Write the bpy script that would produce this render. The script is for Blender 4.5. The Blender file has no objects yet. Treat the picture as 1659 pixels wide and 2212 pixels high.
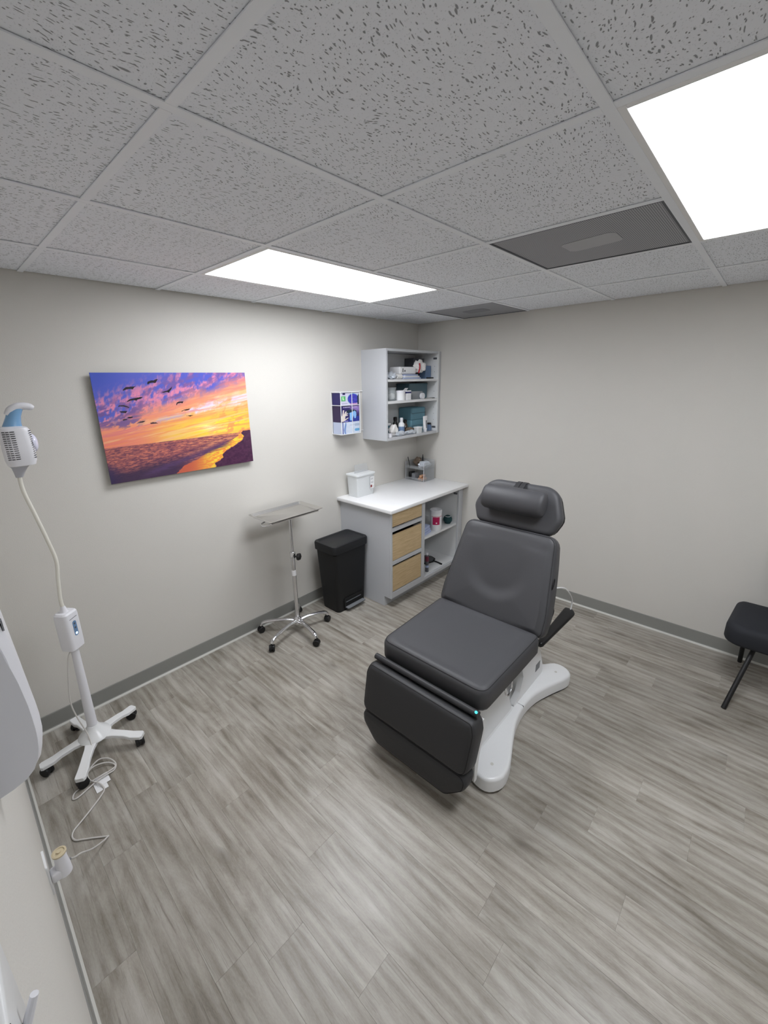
import bpy, bmesh, math, random
import numpy as np
from mathutils import Vector, Matrix

# ------------------------------------------------------------------ camera, world, light, exposure
SC = bpy.context.scene
COL = SC.collection
cam_data = bpy.data.cameras.new('camera')
cam_data.sensor_fit = 'HORIZONTAL'; cam_data.sensor_width = 36.0
cam_data.lens = 896.936 / 1659 * 36.0
cam_data.shift_x = 18.758 / 1659; cam_data.shift_y = -24.282 / 1659
cam_data.clip_start = 0.005; cam_data.clip_end = 50
cam = bpy.data.objects.new('camera', cam_data); COL.objects.link(cam)
_R = Matrix.Rotation(-0.814260314, 4, 'Z') @ Matrix.Rotation(1.28732867, 4, 'X') @ Matrix.Rotation(-0.0170251294, 4, 'Z')
cam.matrix_world = Matrix.Translation((-3.48923596, -2.67526930, 1.88545588)) @ _R
SC.camera = cam
W = bpy.data.worlds.new('world'); SC.world = W; W.use_nodes = True
W.node_tree.nodes['Background'].inputs[0].default_value = (0.8, 0.85, 0.9, 1)
W.node_tree.nodes['Background'].inputs[1].default_value = 0.05
SC.view_settings.view_transform = 'Standard'; SC.view_settings.look = 'None'
SC.view_settings.gamma = 1.0; SC.view_settings.use_curve_mapping = False
SC.view_settings.exposure = 0.0
PANEL = 14.6            # strength of the two ceiling light panels
H = 2.39526            # ceiling height
XN = -3.535            # face of the near wall
YB = -4.15             # face of the wall behind the camera
PI = math.pi
rnd = random.Random(7)

# ------------------------------------------------------------------ materials
def s2l(c):
    return tuple((x / 12.92 if x <= .04045 else ((x + .055) / 1.055) ** 2.4) for x in [v / 255 for v in c])

def nodes(name):
    m = bpy.data.materials.new(name); m.use_nodes = True
    nt = m.node_tree
    return m, nt, nt.nodes['Principled BSDF']

def N(nt, typ, **kw):
    n = nt.nodes.new(typ)
    for k, v in kw.items():
        if k.startswith('i_'):
            key = k[2:]
            n.inputs[int(key) if key.isdigit() else key.replace('_', ' ')].default_value = v
        else: setattr(n, k, v)
    return n

def mat(name, rgb, rough=.5, metal=0, bump=0, bscale=200, var=.04, spec=.5, coat=0, trans=0, alpha=1, ior=1.45):
    m, nt, b = nodes(name)
    L = nt.links.new
    c = s2l(rgb)
    tc = N(nt, 'ShaderNodeTexCoord')
    nz = N(nt, 'ShaderNodeTexNoise'); nz.inputs['Scale'].default_value = 6; nz.inputs['Detail'].default_value = 4
    L(tc.outputs['Object'], nz.inputs['Vector'])
    mx = N(nt, 'ShaderNodeMix', data_type='RGBA')
    mx.inputs['A'].default_value = (*[v * (1 - var) for v in c], 1); mx.inputs['B'].default_value = (*[min(1, v * (1 + var)) for v in c], 1)
    L(nz.outputs['Fac'], mx.inputs['Factor']); L(mx.outputs['Result'], b.inputs['Base Color'])
    b.inputs['Roughness'].default_value = rough; b.inputs['Metallic'].default_value = metal
    b.inputs['Specular IOR Level'].default_value = spec; b.inputs['Coat Weight'].default_value = coat
    b.inputs['Transmission Weight'].default_value = trans; b.inputs['Alpha'].default_value = alpha; b.inputs['IOR'].default_value = ior
    if bump:
        n2 = N(nt, 'ShaderNodeTexNoise'); n2.inputs['Scale'].default_value = bscale; n2.inputs['Detail'].default_value = 3
        L(tc.outputs['Object'], n2.inputs['Vector'])
        bp = N(nt, 'ShaderNodeBump'); bp.inputs['Strength'].default_value = bump; bp.inputs['Distance'].default_value = .002
        L(n2.outputs['Fac'], bp.inputs['Height']); L(bp.outputs['Normal'], b.inputs['Normal'])
    return m

def attr_mat(name, rough=.4, coat=0):
    m, nt, b = nodes(name)
    a = N(nt, 'ShaderNodeAttribute'); a.attribute_name = 'print'
    nt.links.new(a.outputs['Color'], b.inputs['Base Color'])
    b.inputs['Roughness'].default_value = rough; b.inputs['Coat Weight'].default_value = coat
    return m

def emit_mat(name, rgb, strength):
    m, nt, b = nodes(name)
    b.inputs['Base Color'].default_value = (*s2l(rgb), 1)
    b.inputs['Emission Color'].default_value = (*s2l(rgb), 1)
    b.inputs['Emission Strength'].default_value = strength
    return m

def tile_mat():
    m, nt, b = nodes('fissured ceiling tile'); L = nt.links.new
    tc = N(nt, 'ShaderNodeTexCoord'); oi = N(nt, 'ShaderNodeObjectInfo')
    off = N(nt, 'ShaderNodeVectorMath', operation='MULTIPLY_ADD')
    cmb = N(nt, 'ShaderNodeCombineXYZ')
    for i in range(3): L(oi.outputs['Random'], cmb.inputs[i])
    off.inputs[1].default_value = (37, 53, 11); L(cmb.outputs[0], off.inputs[0]); L(tc.outputs['Object'], off.inputs[2])
    def distort(scale, amt, src):
        nz = N(nt, 'ShaderNodeTexNoise'); nz.inputs['Scale'].default_value = scale; nz.inputs['Detail'].default_value = 2
        L(src, nz.inputs['Vector'])
        sb = N(nt, 'ShaderNodeVectorMath', operation='SUBTRACT'); sb.inputs[1].default_value = (.5, .5, .5); L(nz.outputs['Color'], sb.inputs[0])
        ma = N(nt, 'ShaderNodeVectorMath', operation='MULTIPLY_ADD'); ma.inputs[1].default_value = (amt, amt, 0)
        L(sb.outputs[0], ma.inputs[0]); L(src, ma.inputs[2]); return ma.outputs[0]
    v = distort(4, .13, off.outputs[0]); v = distort(45, .008, v)
    def layer(sx, sy, thr, keep, rot=0.0):
        mp = N(nt, 'ShaderNodeMapping'); mp.inputs['Scale'].default_value = (sx, sy, 1); mp.inputs['Rotation'].default_value = (0, 0, rot)
        L(v, mp.inputs['Vector'])
        vo = N(nt, 'ShaderNodeTexVoronoi', voronoi_dimensions='2D'); vo.inputs['Scale'].default_value = 1; L(mp.outputs[0], vo.inputs['Vector'])
        sx_ = N(nt, 'ShaderNodeSeparateColor'); L(vo.outputs['Color'], sx_.inputs[0])
        sm = N(nt, 'ShaderNodeMapRange', interpolation_type='SMOOTHSTEP'); sm.inputs['From Min'].default_value = thr; sm.inputs['From Max'].default_value = thr * .6
        L(vo.outputs['Distance'], sm.inputs['Value'])
        gt = N(nt, 'ShaderNodeMath', operation='GREATER_THAN'); gt.inputs[1].default_value = keep; L(sx_.outputs[0], gt.inputs[0])
        ml = N(nt, 'ShaderNodeMath', operation='MULTIPLY'); L(sm.outputs[0], ml.inputs[0]); L(gt.outputs[0], ml.inputs[1]); return ml.outputs[0]
    def mx(a, c):
        n = N(nt, 'ShaderNodeMath', operation='MAXIMUM'); L(a, n.inputs[0]); L(c, n.inputs[1]); return n.outputs[0]
    f = mx(layer(27, 125, .19, .66), layer(42, 120, .17, .70, .45))
    f = mx(f, layer(80, 105, .17, .66, -.5))
    pin = layer(210, 210, .22, .6)
    hf = N(nt, 'ShaderNodeMath', operation='MULTIPLY'); hf.inputs[1].default_value = .22; L(pin, hf.inputs[0])
    tot = mx(f, hf.outputs[0])
    mix = N(nt, 'ShaderNodeMix', data_type='RGBA'); mix.inputs['A'].default_value = (*s2l((240, 243, 249)), 1); mix.inputs['B'].default_value = (*s2l((156, 158, 162)), 1)
    L(tot, mix.inputs['Factor']); L(mix.outputs['Result'], b.inputs['Base Color'])
    bp = N(nt, 'ShaderNodeBump', invert=True); bp.inputs['Strength'].default_value = .6; bp.inputs['Distance'].default_value = .003
    L(tot, bp.inputs['Height']); L(bp.outputs[0], b.inputs['Normal'])
    b.inputs['Roughness'].default_value = .95; b.inputs['Specular IOR Level'].default_value = .1
    return m

def plank_mat():
    m, nt, b = nodes('grey oak vinyl plank'); L = nt.links.new
    tc = N(nt, 'ShaderNodeTexCoord'); oi = N(nt, 'ShaderNodeObjectInfo')
    cmb = N(nt, 'ShaderNodeCombineXYZ')
    for i in range(3): L(oi.outputs['Random'], cmb.inputs[i])
    off = N(nt, 'ShaderNodeVectorMath', operation='MULTIPLY_ADD'); off.inputs[1].default_value = (41, 67, 13)
    L(cmb.outputs[0], off.inputs[0]); L(tc.outputs['Object'], off.inputs[2])
    def mapped(sx, sy):
        mp = N(nt, 'ShaderNodeMapping'); mp.inputs['Scale'].default_value = (sx, sy, 1); L(off.outputs[0], mp.inputs['Vector']); return mp.outputs[0]
    def noise(vec, sc, det, dist=0, rough=.6):
        n = N(nt, 'ShaderNodeTexNoise'); n.inputs['Scale'].default_value = sc; n.inputs['Detail'].default_value = det
        n.inputs['Distortion'].default_value = dist; n.inputs['Roughness'].default_value = rough; L(vec, n.inputs['Vector']); return n.outputs['Fac']
    broad = noise(mapped(1, .16), 9, 5, 1.9)
    streak = noise(mapped(1, .09), 60, 6, 1.2, .7)
    fine = noise(mapped(1, .25), 330, 2)
    wv = N(nt, 'ShaderNodeTexWave', wave_type='RINGS', rings_direction='Z', wave_profile='SIN'); wv.inputs['Scale'].default_value = 7
    wv.inputs['Distortion'].default_value = 5; wv.inputs['Detail'].default_value = 3; wv.inputs['Detail Scale'].default_value = 1.2
    L(mapped(1, .09), wv.inputs['Vector'])
    def add(a, wa, c, wc):
        m1 = N(nt, 'ShaderNodeMath', operation='MULTIPLY'); m1.inputs[1].default_value = wa; L(a, m1.inputs[0])
        m2 = N(nt, 'ShaderNodeMath', operation='MULTIPLY_ADD'); m2.inputs[1].default_value = wc; L(c, m2.inputs[0]); L(m1.outputs[0], m2.inputs[2]); return m2.outputs[0]
    blotch = noise(mapped(1, .6), 5, 3, .4)
    g = add(broad, .46, streak, .14); g = add(g, 1, fine, .10); g = add(g, 1, wv.outputs['Fac'], .07); g = add(g, 1, blotch, .23)
    cr = N(nt, 'ShaderNodeValToRGB'); e = cr.color_ramp.elements
    e[0].position = .36; e[0].color = (*s2l((116, 108, 96)), 1); e[1].position = .66; e[1].color = (*s2l((184, 180, 172)), 1)
    x = e.new(.44); x.color = (*s2l((142, 135, 124)), 1); x = e.new(.54); x.color = (*s2l((165, 159, 149)), 1)
    L(g, cr.inputs[0])
    # knots
    vo = N(nt, 'ShaderNodeTexVoronoi', voronoi_dimensions='2D'); vo.inputs['Scale'].default_value = 1
    L(mapped(7, 2.4), vo.inputs['Vector'])
    kn = N(nt, 'ShaderNodeMapRange'); kn.inputs['From Min'].default_value = .17; kn.inputs['From Max'].default_value = .02; L(vo.outputs['Distance'], kn.inputs['Value'])
    sc_ = N(nt, 'ShaderNodeSeparateColor'); L(vo.outputs['Color'], sc_.inputs[0])
    gt = N(nt, 'ShaderNodeMath', operation='GREATER_THAN'); gt.inputs[1].default_value = .8; L(sc_.outputs[0], gt.inputs[0])
    km = N(nt, 'ShaderNodeMath', operation='MULTIPLY'); L(kn.outputs[0], km.inputs[0]); L(gt.outputs[0], km.inputs[1])
    kk = N(nt, 'ShaderNodeMath', operation='MULTIPLY'); kk.inputs[1].default_value = .6; L(km.outputs[0], kk.inputs[0])
    mk = N(nt, 'ShaderNodeMix', data_type='RGBA'); mk.inputs['B'].default_value = (*s2l((98, 90, 80)), 1)
    L(kk.outputs[0], mk.inputs['Factor']); L(cr.outputs[0], mk.inputs['A'])
    ln = N(nt, 'ShaderNodeMapRange'); ln.inputs['From Min'].default_value = .56; ln.inputs['From Max'].default_value = .72; ln.inputs['To Max'].default_value = .55
    L(noise(mapped(1, .035), 120, 3, .6, .65), ln.inputs['Value'])
    ml = N(nt, 'ShaderNodeMix', data_type='RGBA'); ml.inputs['B'].default_value = (*s2l((104, 96, 84)), 1)
    L(ln.outputs[0], ml.inputs['Factor']); L(mk.outputs['Result'], ml.inputs['A']); mk = ml
    # plank to plank tint
    hs = N(nt, 'ShaderNodeHueSaturation'); mr = N(nt, 'ShaderNodeMapRange'); mr.inputs['To Min'].default_value = .92; mr.inputs['To Max'].default_value = 1.08
    L(oi.outputs['Random'], mr.inputs['Value']); L(mr.outputs[0], hs.inputs['Value']); hs.inputs['Saturation'].default_value = .9; L(mk.outputs['Result'], hs.inputs['Color'])
    L(hs.outputs[0], b.inputs['Base Color'])
    bp = N(nt, 'ShaderNodeBump'); bp.inputs['Strength'].default_value = .25; bp.inputs['Distance'].default_value = .0012
    L(g, bp.inputs['Height']); L(bp.outputs[0], b.inputs['Normal'])
    b.inputs['Roughness'].default_value = .36; b.inputs['Specular IOR Level'].default_value = .5
    return m

def wood_mat():
    m, nt, b = nodes('light birch drawer front'); L = nt.links.new
    tc = N(nt, 'ShaderNodeTexCoord'); mp = N(nt, 'ShaderNodeMapping'); mp.inputs['Scale'].default_value = (3, 20, 34); mp.inputs['Rotation'].default_value = (0, .12, 0)
    L(tc.outputs['Object'], mp.inputs[0])
    nz = N(nt, 'ShaderNodeTexNoise'); nz.inputs['Scale'].default_value = 3; nz.inputs['Detail'].default_value = 5; nz.inputs['Distortion'].default_value = .8
    L(mp.outputs[0], nz.inputs['Vector'])
    cr = N(nt, 'ShaderNodeValToRGB'); e = cr.color_ramp.elements
    e[0].position = .25; e[0].color = (*s2l((190, 162, 120)), 1); e[1].position = .8; e[1].color = (*s2l((220, 196, 156)), 1)
    L(nz.outputs['Fac'], cr.inputs[0]); L(cr.outputs[0], b.inputs['Base Color']); b.inputs['Roughness'].default_value = .55
    return m

def perforated_mat():
    m, nt, b = nodes('perforated grey steel face'); L = nt.links.new
    tc = N(nt, 'ShaderNodeTexCoord')
    vo = N(nt, 'ShaderNodeTexVoronoi', voronoi_dimensions='2D'); vo.inputs['Scale'].default_value = 150; vo.inputs['Randomness'].default_value = 0
    L(tc.outputs['Object'], vo.inputs['Vector'])
    mr = N(nt, 'ShaderNodeMapRange'); mr.inputs['From Min'].default_value = .30; mr.inputs['From Max'].default_value = .38; L(vo.outputs['Distance'], mr.inputs['Value'])
    mx = N(nt, 'ShaderNodeMix', data_type='RGBA'); mx.inputs['A'].default_value = (*s2l((78, 79, 84)), 1); mx.inputs['B'].default_value = (*s2l((176, 177, 182)), 1)
    L(mr.outputs[0], mx.inputs['Factor']); L(mx.outputs['Result'], b.inputs['Base Color']); b.inputs['Roughness'].default_value = .6
    return m

M = dict(
    wall=mat('warm grey wall paint', (211, 208, 202), .75, bump=.35, bscale=260, var=.012, spec=.3),
    tile=tile_mat(), plank=plank_mat(), wood=wood_mat(), perf=perforated_mat(),
    tee=mat('white ceiling grid steel', (242, 245, 250), .6),
    plenum=mat('dark plenum', (40, 40, 40), .9),
    sub=mat('floor underlay', (120, 115, 106), .9),
    base=mat('grey vinyl baseboard', (140, 140, 136), .5),
    strip=mat('pale caulk strip', (205, 204, 198), .5),
    trim=mat('white fixture steel', (235, 235, 235), .4),
    panel=emit_mat('lit diffuser panel', (247, 250, 255), PANEL),
    cab=mat('light grey laminate', (196, 198, 202), .5, bump=.1, bscale=500, var=.02),
    cabin=mat('white melamine', (226, 227, 228), .45),
    counter=mat('white counter laminate', (238, 238, 239), .32),
    black=mat('black plastic', (20, 20, 22), .45),
    blackmatte=mat('soft black rubber', (16, 16, 17), .7),
    bin=mat('black bin plastic', (15, 16, 18), .5, bump=.08, bscale=600),
    binlid=mat('black bin lid', (25, 26, 29), .42),
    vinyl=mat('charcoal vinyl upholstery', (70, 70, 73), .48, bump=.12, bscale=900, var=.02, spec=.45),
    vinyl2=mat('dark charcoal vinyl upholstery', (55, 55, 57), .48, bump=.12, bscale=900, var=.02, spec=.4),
    white=mat('white enamel', (232, 233, 234), .3, coat=.2),
    whitep=mat('white plastic', (228, 228, 233), .35),
    greyp=mat('grey shade plastic', (178, 179, 186), .5),
    cream=mat('ivory flexible tube', (226, 224, 214), .4),
    blue=mat('pale blue plastic', (120, 165, 205), .25, coat=.3),
    bluep=mat('blue control plate', (106, 138, 176), .3),
    chrome=mat('polished chrome', (225, 225, 228), .12, metal=1, var=.01),
    steel=mat('brushed stainless steel', (205, 203, 200), .26, metal=1, bump=.05, bscale=300),
    screen=mat('small grey label', (120, 122, 126), .5),
    paper=mat('white paper', (236, 236, 238), .7),
    cord=mat('light grey cord', (205, 202, 198), .5),
    gold=mat('tan fragrance ring', (205, 192, 162), .4),
    frost=mat('frosted translucent plastic', (244, 247, 248), .45, trans=.1, alpha=.72, spec=.4, var=.01),
    clear=mat('clear acrylic', (190, 193, 196), .08, alpha=.28, var=.0),
    glass=mat('clear glass', (205, 212, 215), .05, alpha=.3, var=.0),
    teal=mat('teal wrap', (104, 148, 164), .6, bump=.2, bscale=80),
    tealdark=mat('dark teal plastic', (84, 112, 124), .35),
    lblue=mat('pale blue paper', (176, 188, 220), .6),
    navy=mat('navy print', (30, 34, 96), .5),
    dgrey=mat('dark grey card', (84, 86, 92), .6),
    bluebox=mat('slate blue card', (110, 134, 168), .6),
    red=mat('red print', (176, 40, 52), .5),
    magenta=mat('magenta print', (190, 30, 90), .5),
    ball=mat('dark green fabric', (28, 66, 70), .7, bump=.4, bscale=900),
    brownglass=mat('brown glass', (60, 40, 26), .15, coat=.5),
    tan=mat('tan bandage wrap', (196, 150, 118), .8, bump=.3, bscale=200),
    brown=mat('mottled brown cloth', (120, 104, 90), .8, bump=.4, bscale=120),
    silver=mat('silver pouch film', (206, 212, 220), .3, metal=.2, bump=.5, bscale=60),
    whitecloth=mat('white tissue', (236, 234, 232), .8, bump=.5, bscale=60),
    maroon=mat('maroon label', (110, 40, 60), .5),
    mirror=mat('mirror glass', (150, 152, 156), .05, metal=1),
    cyan=emit_mat('small cyan indicator', (70, 220, 225), 1.2),
    led=emit_mat('small white indicator', (220, 238, 255), .8),
    lens=mat('pale lens', (222, 222, 240), .15, coat=.5),
    print=attr_mat('flat print', .35, .1), gprint=attr_mat('glossy metal print', .22, .5),
)

# ------------------------------------------------------------------ mesh helpers
def finish(bm, smooth=None):
    bmesh.ops.remove_doubles(bm, verts=bm.verts, dist=1e-6)
    bmesh.ops.recalc_face_normals(bm, faces=bm.faces)
    if smooth is not None:
        for f in bm.faces: f.smooth = True
        for e in bm.edges:
            e.smooth = not (len(e.link_faces) == 2 and e.calc_face_angle(0) > smooth)
    return bm

def obj(name, bm, m, parent=None, smooth=.6, loc=None, label=None, kind=None):
    """one mesh object; geometry given in world coordinates, moved into the parent's frame (or to loc)"""
    finish(bm, smooth)
    org = Vector(parent['_o']) if parent is not None else Vector(loc or (0, 0, 0))
    if loc is not None: org = Vector(loc)
    bmesh.ops.translate(bm, verts=bm.verts, vec=-org)
    me = bpy.data.meshes.new(name); bm.to_mesh(me); bm.free()
    ms = m if isinstance(m, (list, tuple)) else [m]
    for k in ms: me.materials.append(M[k] if isinstance(k, str) else k)
    o = bpy.data.objects.new(name, me); COL.objects.link(o)
    if parent is not None:
        o.parent = parent; o.location = org - Vector(parent['_o'])
    else: o.location = org
    o['_o'] = tuple(org)
    if label: o['label'] = label
    if kind: o['kind'] = kind
    return o

def thing(name, label, cat, loc, group=None):
    o = bpy.data.objects.new(name, None); COL.objects.link(o); o.location = loc
    o.empty_display_size = .05; o['_o'] = tuple(loc); o['label'] = label; o['category'] = cat
    if group: o['group'] = group
    return o

def tag(o, label, cat, group=None):
    o['label'] = label; o['category'] = cat
    if group: o['group'] = group
    return o

def V3(*a): return Vector(a)

def box(bm, x0, x1, y0, y1, z0, z1, bev=0, seg=2, mi=0):
    r = bmesh.ops.create_cube(bm, size=1)
    vs = r['verts']
    for v in vs:
        v.co = Vector(((x0 + x1) / 2 + v.co.x * (x1 - x0), (y0 + y1) / 2 + v.co.y * (y1 - y0), (z0 + z1) / 2 + v.co.z * (z1 - z0)))
    fs = {f for v in vs for f in v.link_faces}
    for f in fs: f.material_index = mi
    if bev:
        es = list({e for v in vs for e in v.link_edges})
        r2 = bmesh.ops.bevel(bm, geom=es, offset=bev, segments=seg, profile=.5, affect='EDGES')
        for f in r2['faces']: f.material_index = mi
    return vs

def nb(): return bmesh.new()
def bx(x0, x1, y0, y1, z0, z1, bev=0, seg=2):
    bm = nb(); box(bm, x0, x1, y0, y1, z0, z1, bev, seg); return bm

def loft(bm, rings, cap=True, mi=0, closed=True):
    R = [[bm.verts.new(p) for p in r] for r in rings]
    n = len(R[0])
    for a, b in zip(R, R[1:]):
        for i in range(n if closed else n - 1):
            j = (i + 1) % n
            try: bm.faces.new((a[i], a[j], b[j], b[i])).material_index = mi
            except ValueError: pass
    if cap:
        for r in (R[0], R[-1]):
            try: bm.faces.new(r).material_index = mi
            except ValueError: pass
    return R

def smooth_path(pts, n=6):
    pts = [Vector(p) for p in pts]
    out = []
    P_ = [pts[0]] + pts + [pts[-1]]
    for i in range(1, len(P_) - 2):
        p0, p1, p2, p3 = P_[i - 1:i + 3]
        for k in range(n):
            t = k / n
            out.append(.5 * ((2 * p1) + (p2 - p0) * t + (2 * p0 - 5 * p1 + 4 * p2 - p3) * t * t + (3 * p1 - p0 - 3 * p2 + p3) * t ** 3))
    out.append(pts[-1]); return out

def tube(bm, pts, r, seg=8, n=0, mi=0, flat=1.0):
    """swept tube; r number or list; n = smoothing subdivisions"""
    if n:
        k = len(pts); P_ = smooth_path(pts, n)
        if isinstance(r, (list, tuple)): r = [float(np.interp(i / (len(P_) - 1) * (k - 1), range(k), r)) for i in range(len(P_))]
    else: P_ = [Vector(p) for p in pts]
    if not isinstance(r, (list, tuple)): r = [r] * len(P_)
    rings = []; up = None
    for i, p in enumerate(P_):
        t = (P_[min(i + 1, len(P_) - 1)] - P_[max(i - 1, 0)]).normalized()
        if up is None:
            up = Vector((0, 0, 1)) if abs(t.z) < .9 else Vector((1, 0, 0))
        a = t.cross(up)
        if a.length < 1e-4: a = t.orthogonal()
        a.normalize(); b = a.cross(t).normalized(); up = b
        rings.append([p + (a * math.cos(2 * PI * k / seg) + b * math.sin(2 * PI * k / seg) * flat) * r[i] for k in range(seg)])
    loft(bm, rings, True, mi); return bm

def lathe(bm, prof, cx, cy, seg=24, mi=0, axis='z', cz=0):
    """prof: list of (radius, height)"""
    rings = []
    for r, h in prof:
        r = max(r, 1e-4)
        ring = []
        for k in range(seg):
            a = 2 * PI * k / seg
            if axis == 'z': ring.append((cx + r * math.cos(a), cy + r * math.sin(a), h))
            elif axis == 'x': ring.append((h, cy + r * math.cos(a), cz + r * math.sin(a)))
            else: ring.append((cx + r * math.cos(a), h, cz + r * math.sin(a)))
        rings.append(ring)
    loft(bm, rings, True, mi); return bm

def round_poly(pts, r, seg=5):
    """round the corners of a polygon; r number or per-corner list"""
    n = len(pts); out = []
    rr = r if isinstance(r, (list, tuple)) else [r] * n
    for i in range(n):
        p = Vector(pts[i]); a = Vector(pts[i - 1]) - p; b = Vector(pts[(i + 1) % n]) - p
        la, lb = a.length, b.length; a.normalize(); b.normalize()
        ang = a.angle(b); d = min(rr[i] / math.tan(ang / 2), la * .48, lb * .48)
        if d < 1e-5: out.append(p.copy()); continue
        p1 = p + a * d; p2 = p + b * d
        rad = d * math.tan(ang / 2)
        c = p + (a + b).normalized() * (rad / math.sin(ang / 2))
        a1 = math.atan2((p1 - c).y, (p1 - c).x); a2 = math.atan2((p2 - c).y, (p2 - c).x)
        da = (a2 - a1 + PI) % (2 * PI) - PI
        for k in range(seg + 1):
            t = a1 + da * k / seg; out.append(c + Vector((math.cos(t), math.sin(t))) * rad)
    return out

def resample(poly, n):
    P_ = [Vector(p) for p in poly] + [Vector(poly[0])]
    d = [0]
    for a, b in zip(P_, P_[1:]): d.append(d[-1] + (b - a).length)
    out = []
    for k in range(n):
        s = d[-1] * k / n
        i = max(j for j in range(len(d)) if d[j] <= s + 1e-9); i = min(i, len(P_) - 2)
        t = (s - d[i]) / max(d[i + 1] - d[i], 1e-9); out.append(P_[i].lerp(P_[i + 1], t))
    return out

SEAM = []
def cushion(bm, outline, frame, thick, er=.02, br=.012, crown=0, disp=None, n=72, rings=9, back=None):
    """padded slab. outline: 2D polygon (u,v); frame(u,v,w)->world, w outward from the pad's front."""
    P_ = resample(outline, n)
    area = sum(P_[i].x * P_[(i + 1) % n].y - P_[(i + 1) % n].x * P_[i].y for i in range(n))
    if area < 0: P_.reverse()
    nor = []
    for i in range(n):
        t = (P_[(i + 1) % n] - P_[i - 1]).normalized(); nor.append(Vector((t.y, -t.x)))
    c = sum(P_, Vector((0, 0))) / n
    D = disp or (lambda u, v: 0)
    B = back or (lambda u, v: 0)
    R = []
    def ring(ins, w, bk=False):
        r = []
        for p, q in zip(P_, nor):
            x = p - q * ins
            r.append((x, w if not bk else w - B(x.x, x.y)))
        return r
    seq = []
    seq.append(ring(br, -thick, True)); seq.append(ring(br * .3, -thick + br * .3, True)); seq.append(ring(0, -thick + br, True))
    for k in range(5):
        a = k / 4 * PI / 2
        seq.append(ring(er * (1 - math.cos(a)), -er + er * math.sin(a)))
    base = [p - q * er for p, q in zip(P_, nor)]
    for k in range(1, rings + 1):
        s = 1 - k / (rings + 1)
        h = crown * (1 - s * s)
        seq.append([(c + (p - c) * s, h + D(*(c + (p - c) * s))) for p in base])
    VR = [[bm.verts.new(frame(x.x, x.y, w)) for x, w in r] for r in seq]
    for a, b in zip(VR, VR[1:]):
        for i in range(n):
            j = (i + 1) % n; bm.faces.new((a[i], a[j], b[j], b[i]))
    cv = bm.verts.new(frame(c.x, c.y, crown + D(c.x, c.y)))
    for i in range(n): bm.faces.new((VR[-1][i], VR[-1][(i + 1) % n], cv))
    # back cap in rings so a bulged back stays smooth
    bb = [(x, w) for x, w in seq[0]]
    prev = VR[0]
    for s in (.7, .4):
        cur = []
        for x, w in bb:
            q = c + (x - c) * s; cur.append(bm.verts.new(frame(q.x, q.y, -thick - B(q.x, q.y))))
        for i in range(n): bm.faces.new((prev[(i + 1) % n], prev[i], cur[i], cur[(i + 1) % n]))
        prev = cur
    bm.faces.new(list(reversed(prev)))
    SEAM[:] = [frame(x.x, x.y, w + .0006) for x, w in seq[5]]
    return bm
def seam(parent, m='blackmatte'):
    bm = nb(); tube(bm, SEAM + SEAM[:1], .0011, 5); o = obj('seam', bm, m, parent); return o

def prism(bm, poly, frame, w0, w1, bev=0, mi=0):
    """extrude polygon (u,v) from w0 to w1 along the frame's third axis, optional bevel at w1"""
    rings = [[frame(p[0], p[1], w0) for p in poly]]
    if bev:
        n = len(poly); P_ = [Vector(p) for p in poly]
        area = sum(P_[i].x * P_[(i + 1) % n].y - P_[(i + 1) % n].x * P_[i].y for i in range(n)); s = 1 if area > 0 else -1
        nor = []
        for i in range(n):
            a = (P_[i] - P_[i - 1]); b = (P_[(i + 1) % n] - P_[i]); a.normalize(); b.normalize()
            t = (a + b); t = t.normalized() if t.length > 1e-6 else a
            nor.append(Vector((t.y, -t.x)) * s)
        sg = 1 if w1 > w0 else -1
        for k in range(4):
            a = k / 3 * PI / 2
            rings.append([frame(*(p - q * bev * (1 - math.cos(a))), w1 - sg * bev + sg * bev * math.sin(a)) for p, q in zip(P_, nor)])
    else: rings.append([frame(p[0], p[1], w1) for p in poly])
    loft(bm, rings, True, mi); return bm

FXY = lambda u, v, w: Vector((u, v, w))       # plan outline, extruded up
FXZ = lambda u, v, w: Vector((u, w, v))       # outline in x,z, extruded along y
FYZ = lambda u, v, w: Vector((w, u, v))

def copy_tree(o, parent=None):
    c = o.copy(); COL.objects.link(c)
    if parent is not None: c.parent = parent
    for ch in list(o.children): copy_tree(ch, c)
    return c

def lump(bm, c, r, seed=0, amt=.25, sub=3, freq=30):
    """crumpled soft lump"""
    res = bmesh.ops.create_icosphere(bm, subdivisions=sub, radius=1)
    g = random.Random(seed); ph = [g.uniform(0, 6.28) for _ in range(9)]
    for v in res['verts']:
        d = v.co.normalized()
        k = 1 + amt * (math.sin(5 * d.x + ph[0]) * math.sin(6 * d.y + ph[1]) + .6 * math.sin(9 * d.z + ph[2] + 4 * d.x) * math.sin(8 * d.y + ph[3]) + .4 * math.sin(15 * d.x + ph[4]) * math.sin(14 * d.z + ph[5]))
        co = Vector((d.x * r[0], d.y * r[1], d.z * r[2])) * k
        v.co = Vector(c) + Vector((co.x, co.y, max(co.z, -r[2] * .9)))
    return bm

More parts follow.
